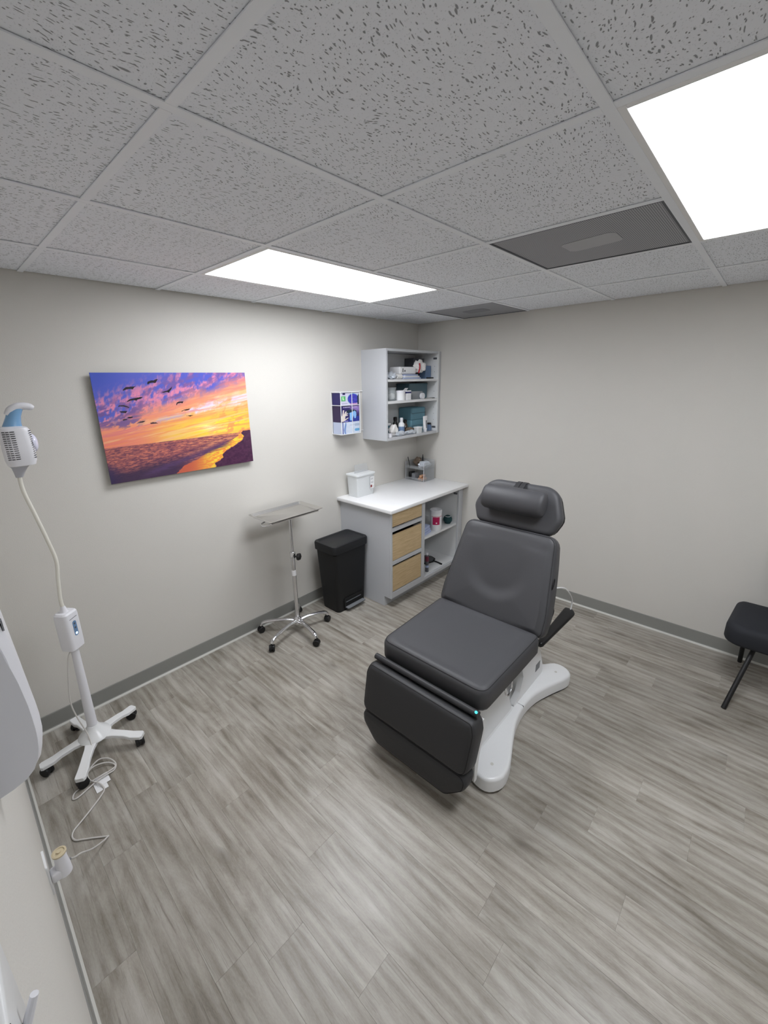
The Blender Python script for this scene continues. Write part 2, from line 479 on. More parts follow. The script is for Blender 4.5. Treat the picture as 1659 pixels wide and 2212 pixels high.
# value noise for printed pictures
_rs = np.random.RandomState(5); _G = _rs.rand(256, 256)
def vnoise(x, y):
    xi = np.floor(x).astype(int); yi = np.floor(y).astype(int); fx = x - xi; fy = y - yi
    fx = fx * fx * (3 - 2 * fx); fy = fy * fy * (3 - 2 * fy)
    a = _G[xi % 256, yi % 256]; b = _G[(xi + 1) % 256, yi % 256]; c = _G[xi % 256, (yi + 1) % 256]; d = _G[(xi + 1) % 256, (yi + 1) % 256]
    return (a * (1 - fx) + b * fx) * (1 - fy) + (c * (1 - fx) + d * fx) * fy
def fbm(x, y, o=4):
    s = 0; a = .5; t = 0
    for i in range(o): s = s + a * vnoise(x * 2 ** i + 17 * i, y * 2 ** i + 31 * i); t += a; a *= .55
    return s / t
def sst(a, b, x):
    t = np.clip((x - a) / (b - a), 0, 1); return t * t * (3 - 2 * t)
def lin(img):
    img = np.clip(img, 0, 255) / 255
    return np.where(img <= .04045, img / 12.92, ((img + .055) / 1.055) ** 2.4)
def inpoly(X, Y, poly):
    r = np.zeros(X.shape, bool); n = len(poly); j = n - 1
    for i in range(n):
        xi, yi = poly[i]; xj, yj = poly[j]
        c = ((yi > Y) != (yj > Y)) & (X < (xj - xi) * (Y - yi) / ((yj - yi) if yj != yi else 1e-9) + xi)
        r ^= c; j = i
    return r

def print_panel(name, frame, nx, ny, painter, m, parent, label=None):
    """flat print: frame(u,v) -> world for u,v in 0..1; painter(U,V) -> srgb 0..255 array"""
    u = np.linspace(0, 1, nx + 1); v = np.linspace(0, 1, ny + 1); U, Vv = np.meshgrid(u, v)
    img = lin(painter(U, Vv))
    o0 = Vector(parent['_o']); p00 = Vector(frame(0, 0)); pu = Vector(frame(1, 0)) - p00; pv = Vector(frame(0, 1)) - p00
    co = np.array(p00 - o0)[None, :] + U.reshape(-1, 1) * np.array(pu)[None, :] + Vv.reshape(-1, 1) * np.array(pv)[None, :]
    idx = np.arange((nx + 1) * (ny + 1)).reshape(ny + 1, nx + 1)
    fc = np.stack([idx[:-1, :-1], idx[:-1, 1:], idx[1:, 1:], idx[1:, :-1]], -1).reshape(-1, 4)
    me = bpy.data.meshes.new(name); me.from_pydata(co.tolist(), [], fc.tolist())
    at = me.color_attributes.new('print', 'FLOAT_COLOR', 'POINT')
    buf = np.ones((len(co), 4), np.float32); buf[:, :3] = img.reshape(-1, 3); at.data.foreach_set('color', buf.ravel())
    me.materials.append(M[m]); o = bpy.data.objects.new(name, me); COL.objects.link(o); o.parent = parent; o['_o'] = tuple(o0)
    if label: o['label'] = label
    return o

def struct(name, bm, m, loc=(0, 0, 0), smooth=None):
    o = obj(name, bm, m, None, smooth, loc); o['kind'] = 'structure'; return o

# ------------------------------------------------------------------ room shell
wl = struct('wall_left', bx(XN - .12, .12, 0, .12, -.05, H + .3), 'wall'); wl['label'] = 'warm grey painted wall carrying the sunset picture'
wr = struct('wall_right', bx(0, .12, YB - .12, 0, -.05, H + .3), 'wall'); wr['label'] = 'plain warm grey wall behind the treatment chair'
wn = struct('wall_near', bx(XN - .12, XN, YB - .12, 0, -.05, H + .3), 'wall'); wn['label'] = 'near grey wall seen edge-on at the lower left'
wb = struct('wall_back', bx(XN, 0, YB - .12, YB, -.05, H + .3), 'wall')
BH = .103
def baseboard(name, poly_frame, a, b):
    prof = [(0, 0), (.013, 0), (.013, .006), (.006, .018), (.0045, BH - .004), (.003, BH), (0, BH)]
    bm = nb(); loft(bm, [[poly_frame(a, d, z) for d, z in prof], [poly_frame(b, d, z) for d, z in prof]]); return struct(name, bm, 'base')
def shoe(name, poly_frame, a, b):
    prof = [(.012, 0), (.0165, 0), (.016, .005), (.0095, .0135), (.0075, .0135)]
    bm = nb(); loft(bm, [[poly_frame(a, d, z) for d, z in prof], [poly_frame(b, d, z) for d, z in prof]]); o = struct(name, bm, 'strip'); return o
fl = lambda t, d, z: (t, -d, z); fr = lambda t, d, z: (-d, t, z); fn = lambda t, d, z: (XN + d, t, z); fb = lambda t, d, z: (t, YB + d, z)
baseboard('baseboard_left', fl, XN, -1.08); shoe('trim_1', fl, XN, -1.08)
baseboard('baseboard_right', fr, YB, -.6); shoe('trim_2', fr, YB, -.6)
baseboard('baseboard_near', fn, YB, 0); shoe('trim_3', fn, YB, 0)['label'] = 'caulk strip along the near wall'
baseboard('baseboard_back', fb, XN, 0)

# floor: underlay slab + one mesh shared by all vinyl planks
floor = struct('floor', bx(XN - .1, .1, YB - .1, .1, -.06, -.004), 'sub'); floor['label'] = 'grey wood-look vinyl plank floor'
PW, PL = .1465, .8925
joint = {0: -2.54, 1: -2.75, 2: -2.42, 3: -2.245, 4: -2.60, 5: -2.13, 6: -1.33, 7: -2.326, 8: -1.614, 9: -1.158, 10: -1.765, 11: -1.683, 12: -1.02, 13: -1.40,
         -1: -2.91, -3: -2.826, -5: -2.146, -6: -2.434, -9: -2.045}
_pm = {}
def plank(x0, x1, y0, y1):
    key = (round(x1 - x0, 3), round(y1 - y0, 3))
    if key not in _pm:
        bm = nb(); w, l = (x1 - x0) / 2, (y1 - y0) / 2; g = .0001
        box(bm, -w + g, w - g, -l + g, l - g, -.004, 0, .0004, 1); finish(bm)
        me = bpy.data.meshes.new('plank'); bm.to_mesh(me); bm.free(); me.materials.append(M['plank']); _pm[key] = me
    o = bpy.data.objects.new('plank', _pm[key]); COL.objects.link(o); o.parent = floor; o.location = ((x0 + x1) / 2, (y0 + y1) / 2, 0)
for i in range(-11, 15):
    xr = -1.48 - PW * i; x0, x1 = max(xr - PW, XN), min(xr, 0)
    if x1 - x0 < .005: continue
    j0 = joint.get(i, -rnd.uniform(0, PL)); ph = j0 % PL
    ys = [YB] + [y for y in [ph + k * PL - 6 * PL for k in range(8)] if YB + .02 < y < -.02] + [0]
    for a, b in zip(ys, ys[1:]): plank(x0, x1, a, b)

# ceiling: plenum slab, tees, fissured tiles (one object each)
ceil = struct('ceiling', bx(XN - .1, .1, YB - .1, .1, H + .16, H + .24), 'plenum'); ceil['label'] = 'suspended ceiling of square fissured tiles in a white grid'
GX = [(a - 4.98655) * .6096 for a in range(-1, 6)]            # grid lines across x
GY = [-(b - .17764) * .6096 for b in range(0, 8)]             # grid lines across y
TW = .0118
def tee(x0, x1, y0, y1):
    bm = nb(); box(bm, x0, x1, y0, y1, H, H + .0035, .0006, 1)
    if x1 - x0 > y1 - y0: box(bm, x0, x1, (y0 + y1) / 2 - .001, (y0 + y1) / 2 + .001, H + .0035, H + .04)
    else: box(bm, (x0 + x1) / 2 - .001, (x0 + x1) / 2 + .001, y0, y1, H + .0035, H + .04)
    obj('grid_tee', bm, 'tee', ceil, None)
def clampx(v): return min(max(v, XN), 0)
for y in GY:
    if YB < y < 0: tee(XN, 0, y - TW, y + TW)
def in_light(x, ym):
    return any(abs(x - GX[a + 2]) < .01 and GY[b + 1] < ym < GY[b] for a, b in ((1, 1), (1, 4)))
for x in GX:
    if XN < x < 0:
        ys = [0] + [y for y in GY if YB < y < 0] + [YB]
        for a, b in zip(ys, ys[1:]):
            if in_light(x, (a + b) / 2): continue
            hi = a - TW if a != 0 else 0; lo = b + TW if b != YB else YB
            tee(x - TW, x + TW, lo, hi)
LIGHTS = [(1, 1), (1, 4)]                                      # (a, b) cell of the first half of each 2x4 fixture
VENTS = [(2, 3), (4, 1)]
skip = set(VENTS) | {(a, b) for a, b in LIGHTS} | {(a + 1, b) for a, b in LIGHTS}
_tm = {}
xs_ = [XN] + [x for x in GX if XN < x < -.02] + [0]; ys_ = [0] + [y for y in GY if YB < y < -.02] + [YB]
for i, (x0, x1) in enumerate(zip(xs_, xs_[1:])):
    for j, (y1, y0) in enumerate(zip(ys_, ys_[1:])):
        a = round((max(x0, XN) / .6096) + 4.98655) if i else -1
        if i == 0: a = math.floor((x1 - .01) / .6096 + 4.98655)
        b = math.floor(-(y1 - .001) / .6096 + .17764 + 1e-6) if j else 0
        if (a, b) in skip: continue
        if x1 - x0 < .02: continue
        key = (round(x1 - x0, 3), round(y1 - y0, 3))
        g = .0055
        if key not in _tm:
            bm = nb(); w, l = key[0] / 2 - g, key[1] / 2 - g
            box(bm, -w, w, -l, l, 0, .015, .001, 1); finish(bm)
            me = bpy.data.meshes.new('ceiling_tile'); bm.to_mesh(me); bm.free(); me.materials.append(M['tile']); _tm[key] = me
        o = bpy.data.objects.new('ceiling_tile', _tm[key]); COL.objects.link(o); o.parent = ceil
        o.location = ((x0 + x1) / 2, (y0 + y1) / 2, H + .0045)

# 2x4 light panels
for k, (a, b) in enumerate(LIGHTS):
    x0, x1 = GX[a + 1] , GX[a + 3]; y1, y0 = GY[b], GY[b + 1]
    t = thing('ceiling_light', ['long lit ceiling panel nearer the cabinets, between the two vents\' rows, over the rolling tray',
                                'large lit ceiling panel at the upper right, cut by the frame edge'][k], 'ceiling light', ((x0 + x1) / 2, (y0 + y1) / 2, H), 'flat lit ceiling panels')
    t['label'] = ['lit ceiling panel nearer the corner cabinets, shown whole', 'bright lit ceiling panel at upper right, cut off by the frame'][k]
    x0 += TW; x1 -= TW; y0 += TW; y1 -= TW
    bm = nb(); f = .016
    for q in ((x0, x1, y0, y0 + f), (x0, x1, y1 - f, y1), (x0, x0 + f, y0 + f, y1 - f), (x1 - f, x1, y0 + f, y1 - f)):
        box(bm, *q, H - .001, H + .008, .001, 1)
    obj('frame', bm, 'trim', t, None)
    obj('diffuser', bx(x0 + f, x1 - f, y0 + f, y1 - f, H + .003, H + .007), 'panel', t, None)
    obj('housing', bx(x0, x1, y0, y1, H + .012, H + .08), 'trim', t, None)

for k, (a, b) in enumerate(VENTS):
    x0, x1 = GX[a + 1] + TW, GX[a + 2] - TW; y1, y0 = GY[b] - TW, GY[b + 1] + TW
    if k == 1: x1 = -.004
    t = thing('air_vent', ['large perforated grey ceiling vent beside the upper right light panel', 'farther perforated ceiling vent against the wall above the corner cabinets'][k],
              'air vent', ((x0 + x1) / 2, (y0 + y1) / 2, H), 'perforated ceiling vents')
    bm = nb(); f = .008
    for q in ((x0, x1, y0, y0 + f), (x0, x1, y1 - f, y1), (x0, x0 + f, y0 + f, y1 - f), (x1 - f, x1, y0 + f, y1 - f)):
        box(bm, *q, H + .001, H + .010)
    obj('rim', bm, 'dgrey', t, None)
    obj('perforated_face', bx(x0 + f, x1 - f, y0 + f, y1 - f, H + .004, H + .010), 'perf', t, None)
    cx, cy = (x0 + x1) / 2, (y0 + y1) / 2
    bm = nb(); prism(bm, round_poly([(cx - .085, cy - .105), (cx + .055, cy - .105), (cx + .085, cy + .10), (cx - .055, cy + .105)], .03), FXY, H + .004, H + .0025)
    obj('deflector_plate', bm, 'screen' if k else mat('deflector grey', (176, 177, 180), .6), t, None)

# ------------------------------------------------------------------ sunset picture (flat print on a thin panel, stood off the wall)
px0, px1, pz0, pz1, pyf = -2.851, -1.951, 1.343, 1.946, -.030
pic = thing('wall_picture', 'frameless panel print of a purple and orange beach sunset with birds', 'picture', ((px0 + px1) / 2, 0, (pz0 + pz1) / 2))
obj('panel', bx(px0, px1, pyf, pyf + .004, pz0, pz1), 'dgrey', pic, None)
obj('standoff_frame', (lambda bm: ([box(bm, *q) for q in ((-2.70, -2.10, pyf + .004, 0, 1.46, 1.49), (-2.70, -2.10, pyf + .004, 0, 1.80, 1.83), (-2.70, -2.67, pyf + .004, 0, 1.49, 1.80), (-2.13, -2.10, pyf + .004, 0, 1.49, 1.80))], bm)[1])(nb()), 'black', pic, None)
def _hom(src, dst):
    A = []; B = []
    for (x, y), (u, v) in zip(src, dst):
        A += [[x, y, 1, 0, 0, 0, -u * x, -u * y], [0, 0, 0, x, y, 1, -v * x, -v * y]]; B += [u, v]
    h = np.linalg.solve(np.array(A, float), np.array(B, float)); return np.append(h, 1).reshape(3, 3)
def sunset(U, Vv):
    Hm = _hom([(0, 1), (1, 1), (1, 0), (0, 0)], [(60, 107), (1518, 112), (1602, 940), (270, 1158)])
    q = Hm @ np.stack([U.ravel(), Vv.ravel(), np.ones(U.size)]); X = (q[0] / q[2]).reshape(U.shape); Y = (q[1] / q[2]).reshape(U.shape)
    C = lambda *c: np.array(c, float)[None, None, :]
    def mixc(img, col, w): return img * (1 - w[..., None]) + col * w[..., None]
    hz = 822 - (X - 205) * (822 - 660) / 1365        # horizon
    hgt = (hz - Y)                                    # height above the horizon
    diag = Y + .33 * (X - 60)                         # bands rise to the right
    n1 = fbm(X / 170, (Y + .38 * X) / 60); n2 = fbm(X / 60 + 9, (Y + .38 * X) / 30 + 4); n3 = fbm(X / 26 + 3, (Y + .5 * X) / 46 + 8)
    img = np.zeros(U.shape + (3,)) + C(88, 96, 196)
    img = mixc(img, C(62, 84, 190), sst(520, 60, X) * sst(430, 100, Y))
    img = mixc(img, C(232, 138, 168), sst(.40, .64, n1 * .45 + n3 * .55) * sst(260, 460, diag) * .95)   # pink streaks
    img = mixc(img, C(130, 92, 150), sst(.46, .72, n2) * sst(330, 500, diag) * sst(780, 620, diag) * .8)
    band = diag + 95 * (n1 - .5) + 30 * (n2 - .5)
    img = mixc(img, C(243, 150, 116), sst(570, 720, band))                                                # orange
    img = mixc(img, C(108, 84, 150), sst(.46, .60, n2) * sst(620, 480, X) * sst(380, 470, Y) * sst(660, 600, Y) * .85)
    img = mixc(img, C(250, 176, 96), sst(720, 840, band) * sst(500, 900, X))
    img = mixc(img, C(236, 128, 112), sst(150, 40, hgt) * sst(900, 300, X) * .8)
    # blue-white cloud streak
    dl = (Y - (492 - (X - 940) * .25)) + 70 * (n2 - .5) + 40 * (n3 - .5); img = mixc(img, C(226, 216, 246), np.exp(-(dl / (18 + 32 * sst(900, 1300, X))) ** 2) * sst(900, 1010, X) * sst(.25, .5, n1 * .5 + n2 * .5))
    dl = (Y - (562 - (X - 720) * .22)) + 50 * (n3 - .5); img = mixc(img, C(190, 170, 214), np.exp(-(dl / 20) ** 2) * sst(620, 720, X) * sst(1000, 900, X) * .8)
    # yellow glow low on the right
    dd = ((X - 1260) / 430) ** 2 + ((Y - (610 - .16 * (X - 1260))) / 110) ** 2
    img = mixc(img, C(246, 226, 60), np.exp(-dd * 1.1) * sst(.36, .52, n2 * .5 + .3) * 1.0)
    dd = ((X - 1210) / 130) ** 2 + ((Y - 625) / 30) ** 2; img = mixc(img, C(255, 250, 190), np.exp(-dd))
    img = mixc(img, C(246, 150, 90), sst(.5, .62, fbm(X / 260 + 7, (Y + .22 * X) / 13)) * sst(720, 900, band) * .6)
    img = mixc(img, C(246, 150, 90), sst(.56, .66, n2) * sst(1100, 1400, X) * sst(380, 460, Y) * .8)
    img = mixc(img, C(250, 206, 150), sst(.5, .7, fbm(X / 300 + 2, (Y + .24 * X) / 16 + 5)) * sst(640, 760, band) * .55)
    img = mixc(img, C(226, 120, 130), sst(.52, .7, fbm(X / 260 + 12, (Y + .2 * X) / 15 + 9)) * sst(600, 700, band) * sst(900, 780, band) * .6)
    # sea
    w1 = fbm(X / 46, (Y + .12 * X) / 5.0, 5); w2 = fbm(X / 26 + 5, (Y + .22 * X) / 7 + 2, 5)
    sea = np.zeros(img.shape) + C(150, 84, 90)
    sea = mixc(sea, C(222, 128, 104), sst(.36, .68, w1) * .85)
    sea = mixc(sea, C(104, 60, 84), sst(.42, .70, w2) * .8)
    sea = mixc(sea, C(238, 160, 110), sst(800, 1300, X) * sst(.4, .6, w1) * .7)
    dp = Y - (hz + 150 + 60 * sst(900, 300, X)); sea = mixc(sea, C(58, 40, 74), sst(-40, 90, dp + 60 * (w2 - .5)) * sst(1150, 850, X) * .92)
    sea = mixc(sea, C(50, 38, 84), sst(420, 200, X) * sst(930, 1060, Y))
    img = mixc(img, sea, sst(-2, 3, Y - hz))
    # golden wet sand strip, breakers, dark beach
    gold = inpoly(X + 26 * (w2 - .5), Y, [(1490, 668), (1512, 700), (1500, 740), (1420, 795), (1345, 840), (1330, 885), (1320, 905), (1245, 960), (1255, 1010), (1150, 1100), (820, 1120), (960, 980), (1080, 920), (1220, 830), (1330, 780), (1440, 720)])
    gcol = np.zeros(img.shape) + C(244, 150, 70); gcol = mixc(gcol, C(250, 214, 70), sst(.42, .6, w2) * sst(1000, 1250, X)); gcol = mixc(gcol, C(196, 92, 74), sst(1230, 980, X) * .9)
    img = mixc(img, gcol, gold.astype(float))
    brk = (Y + .39 * X) - 1300; img = mixc(img, C(86, 60, 100), np.exp(-((brk + 50 * (w1 - .5)) / 26) ** 2) * sst(500, 700, X) * sst(1440, 1300, X) * .9)
    brk = (Y + .36 * X) - 1205; img = mixc(img, C(96, 56, 84), np.exp(-((brk + 40 * (w1 - .5)) / 13) ** 2) * sst(650, 900, X) * sst(1300, 1100, X) * .7)
    beach = inpoly(X, Y + 14 * (w1 - .5), [(1505, 655), (1700, 640), (1700, 1100), (1250, 1020), (1258, 985), (1240, 962), (1290, 935), (1322, 905), (1312, 880), (1338, 850), (1420, 800), (1500, 745), (1515, 705), (1485, 680)])
    bc = np.zeros(img.shape) + C(96, 56, 84); bc = mixc(bc, C(62, 36, 62), fbm(X / 20, Y / 14) * 1.0)
    img = mixc(img, bc, beach.astype(float))
    birds = [[(372, 272), (400, 245), (450, 240), (495, 236), (478, 252), (470, 265), (440, 262), (410, 266), (382, 278)],
             [(605, 215), (608, 195), (640, 182), (668, 182), (680, 172), (705, 170), (695, 186), (682, 208), (655, 204), (630, 208), (612, 220)],
             [(732, 294), (770, 284), (792, 278), (815, 262), (838, 240), (832, 266), (815, 284), (812, 300), (790, 292), (760, 297)],
             [(412, 380), (440, 358), (480, 348), (520, 340), (563, 338), (548, 352), (515, 362), (505, 372), (480, 366), (445, 372), (420, 384)],
             [(330, 424), (345, 414), (380, 412), (410, 420), (438, 434), (436, 440), (405, 432), (380, 426), (350, 424), (334, 430)],
             [(345, 472), (375, 470), (418, 468), (408, 480), (408, 490), (385, 486), (352, 482)],
             [(418, 534), (432, 522), (470, 522), (468, 532), (440, 538)], [(372, 550), (392, 542), (424, 546), (408, 554), (380, 558)],
             [(515, 576), (540, 568), (560, 564), (588, 562), (572, 574), (545, 578), (520, 581)],
             [(630, 582), (655, 575), (688, 576), (710, 588), (690, 586), (662, 588), (640, 590)],
             [(876, 412), (884, 390), (905, 380), (945, 380), (938, 396), (915, 394), (890, 400), (882, 416)],
             [(925, 472), (945, 460), (970, 454), (1012, 445), (998, 458), (972, 466), (950, 464), (930, 475)],
             [(970, 516), (1000, 510), (1045, 506), (1018, 516), (1012, 521), (990, 516)]]
    for bd in birds: img[inpoly(X, Y, bd)] = (26, 18, 34)
    return img
print_panel('sunset_print', lambda u, v: (px0 + u * (px1 - px0), pyf - .0008, pz0 + v * (pz1 - pz0)), 540, 360, sunset, 'gprint', pic)

# ------------------------------------------------------------------ wall cabinet (open shelves)
wc = thing('wall_cabinet', 'light grey open wall cabinet with two shelves full of supplies, in the corner', 'cabinet', (-.42, -.145, 1.375))
X0, X1, YF, Z0, Z1 = -.805, -.045, -.29, 1.372, 2.132
obj('side_panel', bx(X0, X0 + .019, YF, 0, Z0, Z1, .001, 1), 'cab', wc, None)
obj('side_panel', bx(X1 - .019, X1, YF, 0, Z0, Z1, .001, 1), 'cabin', wc, None)
obj('filler_strip', bx(X1, -.001, YF + .012, YF + .030, Z0, Z1), 'cab', wc, None)
obj('top_panel', bx(X0 + .019, X1 - .019, YF, 0, Z1 - .019, Z1), 'cab', wc, None)
obj('bottom_panel', bx(X0 + .019, X1 - .019, YF, 0, Z0, Z0 + .023), 'cab', wc, None)
obj('back_panel', bx(X0 + .019, X1 - .019, -.012, -.002, Z0 + .023, Z1 - .019), 'cabin', wc, None)
for zt in (1.706, 1.887): obj('shelf', bx(X0 + .0195, X1 - .0195, YF + .004, -.0125, zt - .021, zt, .001, 1), 'cabin', wc, None)
for z in (2.07, 1.43):
    bm = nb(); box(bm, X1 - .026, X1 - .019, YF + .014, YF + .054, z - .009, z + .009, .003, 2)
    obj('hinge_plate', bm, 'dgrey', wc, None, label='dark hinge plate on the inner side')
bm = nb()
for z in (1.50, 1.56, 1.62, 1.77, 1.83, 1.95, 2.0):
    for y in (YF + .04, -.05): lathe(bm, [(.003, X1 - .0185), (.003, X1 - .0205)], 0, y, 8, 0, 'x', z)
obj('shelf_pin_holes', bm, 'screen', wc, kind='stuff')

# ------------------------------------------------------------------ base cabinet with three drawers and open bay
bc = thing('base_cabinet', 'light grey base cabinet with three wooden drawers and open white shelves', 'cabinet', (-.58, -.3, 0))
LX0, LX1, LF, LT = -1.112, -.075, -.600, .865
bm = nb(); prism(bm, [(0, 0), (-.52, 0), (-.52, .092), (LF + .0195, .092), (LF + .0195, LT), (0, LT)], FYZ, LX0, LX0 + .019); obj('side_panel', bm, 'cab', bc, None)
obj('side_panel', bx(LX1 - .019, LX1, LF + .012, 0, .092, LT), 'cabin', bc, None)
obj('bottom_panel', bx(LX0 + .019, LX1 - .019, LF + .02, -.012, .105, .125), 'cabin', bc, None)
obj('back_panel', bx(LX0 + .019, LX1 - .019, -.012, -.002, .125, LT), 'cabin', bc, None)
obj('divider_panel', bx(-.685, -.667, LF + .02, -.012, .125, LT), 'cabin', bc, None)
obj('toe_kick', bx(LX0 + .019, LX1, -.52, -.508, 0, .105), 'cab', bc, None)
bm = nb()
for q in ((LX0, -1.094, .092, LT), (-.697, -.653, .092, LT), (-.100, LX1, .092, LT), (-1.094, -.697, .092, .146), (-.653, -.100, .092, .122), (-1.094, -.697, LT - .012, LT), (-.653, -.1, LT - .02, LT),
          (-1.094, -.697, .398, .432), (-1.094, -.697, .692, .722)):
    box(bm, q[0], q[1], LF, LF + .019, q[2], q[3], .0008, 1)
obj('face_frame', bm, 'cab', bc, None)
obj('shelf', bx(-.667, LX1 - .019, LF + .022, -.0125, .482, .502, .001, 1), 'cabin', bc, None)
obj('shelf_support', bx(-.667, -.655, LF + .03, -.02, .46, .482), 'cabin', bc, None)
for z0, z1 in ((.735, .846), (.438, .662), (.154, .376)):
    bm = nb(); box(bm, -1.0915, -.700, LF + .002, LF + .020, z0, z1, .0012, 1)
    d = obj('drawer', bm, 'wood', bc, None)
    bm = nb()
    for q in ((-1.082, -1.070, LF + .020, -.08, z0 + .01, z1 - .03), (-.721, -.709, LF + .020, -.08, z0 + .01, z1 - .03), (-1.07, -.721, -.092, -.08, z0 + .01, z1 - .03), (-1.07, -.721, LF + .02, -.092, z0 + .01, z0 + .02)):
        box(bm, *q)
    obj('drawer_box', bm, 'blackmatte', d, None)
bm = nb(); box(bm, LX1 - .027, LX1 - .019, -.575, -.535, .795, .812, .003, 2); obj('hinge_plate', bm, 'dgrey', bc, None, label='dark hinge plate on the inner side')
obj('filler_strip', bx(LX1, -.001, LF + .02, LF + .038, .0, LT), 'cab', bc, None)
# cord down the scribe strip
ct = tag(obj('countertop', bx(-1.152, -.001, -.640, -.001, LT, .895, .004, 2), 'counter', None, .5, loc=(-.58, -.32, LT)), 'white laminate countertop on the base cabinet', 'countertop')

# ------------------------------------------------------------------ glove boxes in a wire rack
rk = thing('glove_box_rack', 'white wire wall rack holding three glove boxes, left of the wall cabinet', 'rack', (-1.06, 0, 1.45))
gx0, gx1, gy = -1.168, -.950, -.118
bm = nb()
for z in (1.792, 1.688, 1.452):
    for a, b in (((gx0, gy, z), (gx1, gy, z)), ((gx0, gy, z), (gx0, -.004, z)), ((gx1, gy, z), (gx1, -.004, z)), ((gx0, -.004, z), (gx1, -.004, z))): tube(bm, [a, b], .0029, 6)
for x, y in ((gx0, gy), (gx1, gy), (-1.042, gy), (gx0, -.004), (gx1, -.004)): tube(bm, [(x, y, 1.452), (x, y, 1.792)], .0029, 6)
for k in range(4): x = gx0 + .03 + k * .06; tube(bm, [(x, gy, 1.452), (x, -.004, 1.452)], .0024, 6)
obj('wire_frame', bm, 'white', rk)
for z in (1.792, 1.452):
    bm = nb(); tube(bm, [(-.95, -.006, z), (-.770, -.008, z)], .0035, 6); obj('mounting_rail', bm, 'white', rk)
def side_dark(col):
    def f(U, V_):
        n = fbm(U * 9, V_ * 9)[..., None]; return np.array(col)[None, None, :] * (.85 + .3 * n)
    return f
def paint_top(U, V_):
    img = np.zeros(U.shape + (3,)) + np.array((206, 204, 226.))
    e = ((U - .68) / .30) ** 2 + ((V_ - .48) / .44) ** 2
    img[e < 1.18] = (150, 205, 205); n = fbm(U * 9, V_ * 8)
    img[e < 1] = np.stack([30 + 60 * n, 34 + 50 * n, 140 + 70 * n], -1)[e < 1]
    img[(U > .90) & (V_ < .62 + (U - .9) * 3)] = (24, 40, 70)
    g = (U > .03) & (U < .26) & (V_ > .33) & (V_ < .74); img[g] = (92, 178, 112)
    l = ((U > .11) & (U < .145) & (V_ > .42) & (V_ < .68)) | ((U > .11) & (U < .19) & (V_ > .42) & (V_ < .475)); img[l] = (214, 246, 206)
    img[(U > .11) & (U < .25) & (V_ > .84)] = (36, 30, 88)
    img[(U > .05) & (U < .36) & (V_ > .10) & (V_ < .15)] = (120, 118, 140); img[(U > .5) & (U < .92) & (V_ < .12)] = (196, 150, 196)
    return img
def paint_mid(U, V_):
    img = np.zeros(U.shape + (3,)) + np.array((44, 32, 96.)); n = fbm(U * 6, V_ * 6)
    w = sst(.40, .6, U) * sst(.35, .8, V_); img = img * (1 - w[..., None]) + np.array((142, 116, 182.)) * w[..., None] * (.8 + .4 * n[..., None])
    img[(U > .38) & (V_ < .22 + .1 * U)] = (38, 54, 150)
    e = ((U - .55) / .30) ** 2 + ((V_ - .62) / .12) ** 2; img[e < 1] = (18, 40, 62)
    for P_ in ([(0, .05), (.12, .05), (.22, .12), (.40, .24), (.36, .27), (.20, .18), (.22, .36), (.36, .40), (.34, .45), (.24, .42), (.36, .52), (.32, .56), (.22, .47), (.30, .62), (.25, .66), (.14, .46), (.16, .72), (.10, .72), (.05, .42), (-.02, .3)],):
        img[inpoly(U * 1.0, V_, P_)] = (226, 216, 208)
    for P_ in ([(.36, .46), (.46, .52), (.46, .30), (.48, .08), (.56, .06), (.66, .28), (.68, .38), (.72, .20), (.80, .20), (.84, .40), (.82, .58), (.74, .66), (.60, .58), (.50, .55), (.40, .50)],):
        img[inpoly(U, V_, P_)] = (140, 190, 240)
    t = (V_ > .86) & (V_ < .93) & (U > .12) & (U < .50) & (np.sin(U * 210) > -.3); img[t] = (200, 190, 226)
    t = (V_ > .86) & (V_ < .90) & (U > .62) & (U < .9); img[t] = (206, 190, 226)
    img[(U > .16) & (U < .36) & (V_ > .03) & (V_ < .10)] = (140, 140, 214)
    return img
def paint_low(U, V_):
    img = np.zeros(U.shape + (3,)) + np.array((208, 218, 236.)); n = fbm(U * 5, V_ * 5)[..., None]; img *= (.96 + .08 * n)
    img[(U > .05) & (U < .09)] = (60, 72, 150)
    e = ((U - .20 + .03 * np.sin(V_ * 5)) / .05) ** 2 + ((V_ - .45) / .55) ** 2; img[e < 1] = (120, 150, 206)
    img[(U > .44) & (U < .72) & (np.abs(V_ - (.72 + .1 * (U - .4))) < .025)] = (186, 190, 204)
    for v0, c in ((.72, (170, 186, 208)), (.28, (104, 170, 214))):
        e = (np.maximum(np.abs(U - .86) - .07, 0) / .07) ** 2 + ((V_ - v0) / .12) ** 2; img[e < 1] = c
    return img
gb = [('topmost glove box in the wire rack, pale with a green letter L', 1.6895, 1.786, paint_top, (40, 34, 96)),
      ('middle glove box in the wire rack, purple with glove pictures', 1.5515, 1.6865, paint_mid, (52, 38, 76)),
      ('lowest glove box in the wire rack, white and pale blue', 1.4545, 1.5505, paint_low, (190, 200, 224))]
for lb, z0, z1, pf, sc in gb:
    t = thing('glove_box', lb, 'box', (-1.05, -.06, z0), 'glove boxes in the wire rack')
    obj('carton', bx(gx0 + .006, gx1 - .006, gy + .006, -.008, z0, z1, .001, 1), mat('glove carton', sc, .4), t, None)
    print_panel('front_print', (lambda z0, z1: lambda u, v: (gx0 + .006 + u * (gx1 - gx0 - .012), gy + .0054, z0 + v * (z1 - z0)))(z0, z1), 90, 60, pf, 'print', t)

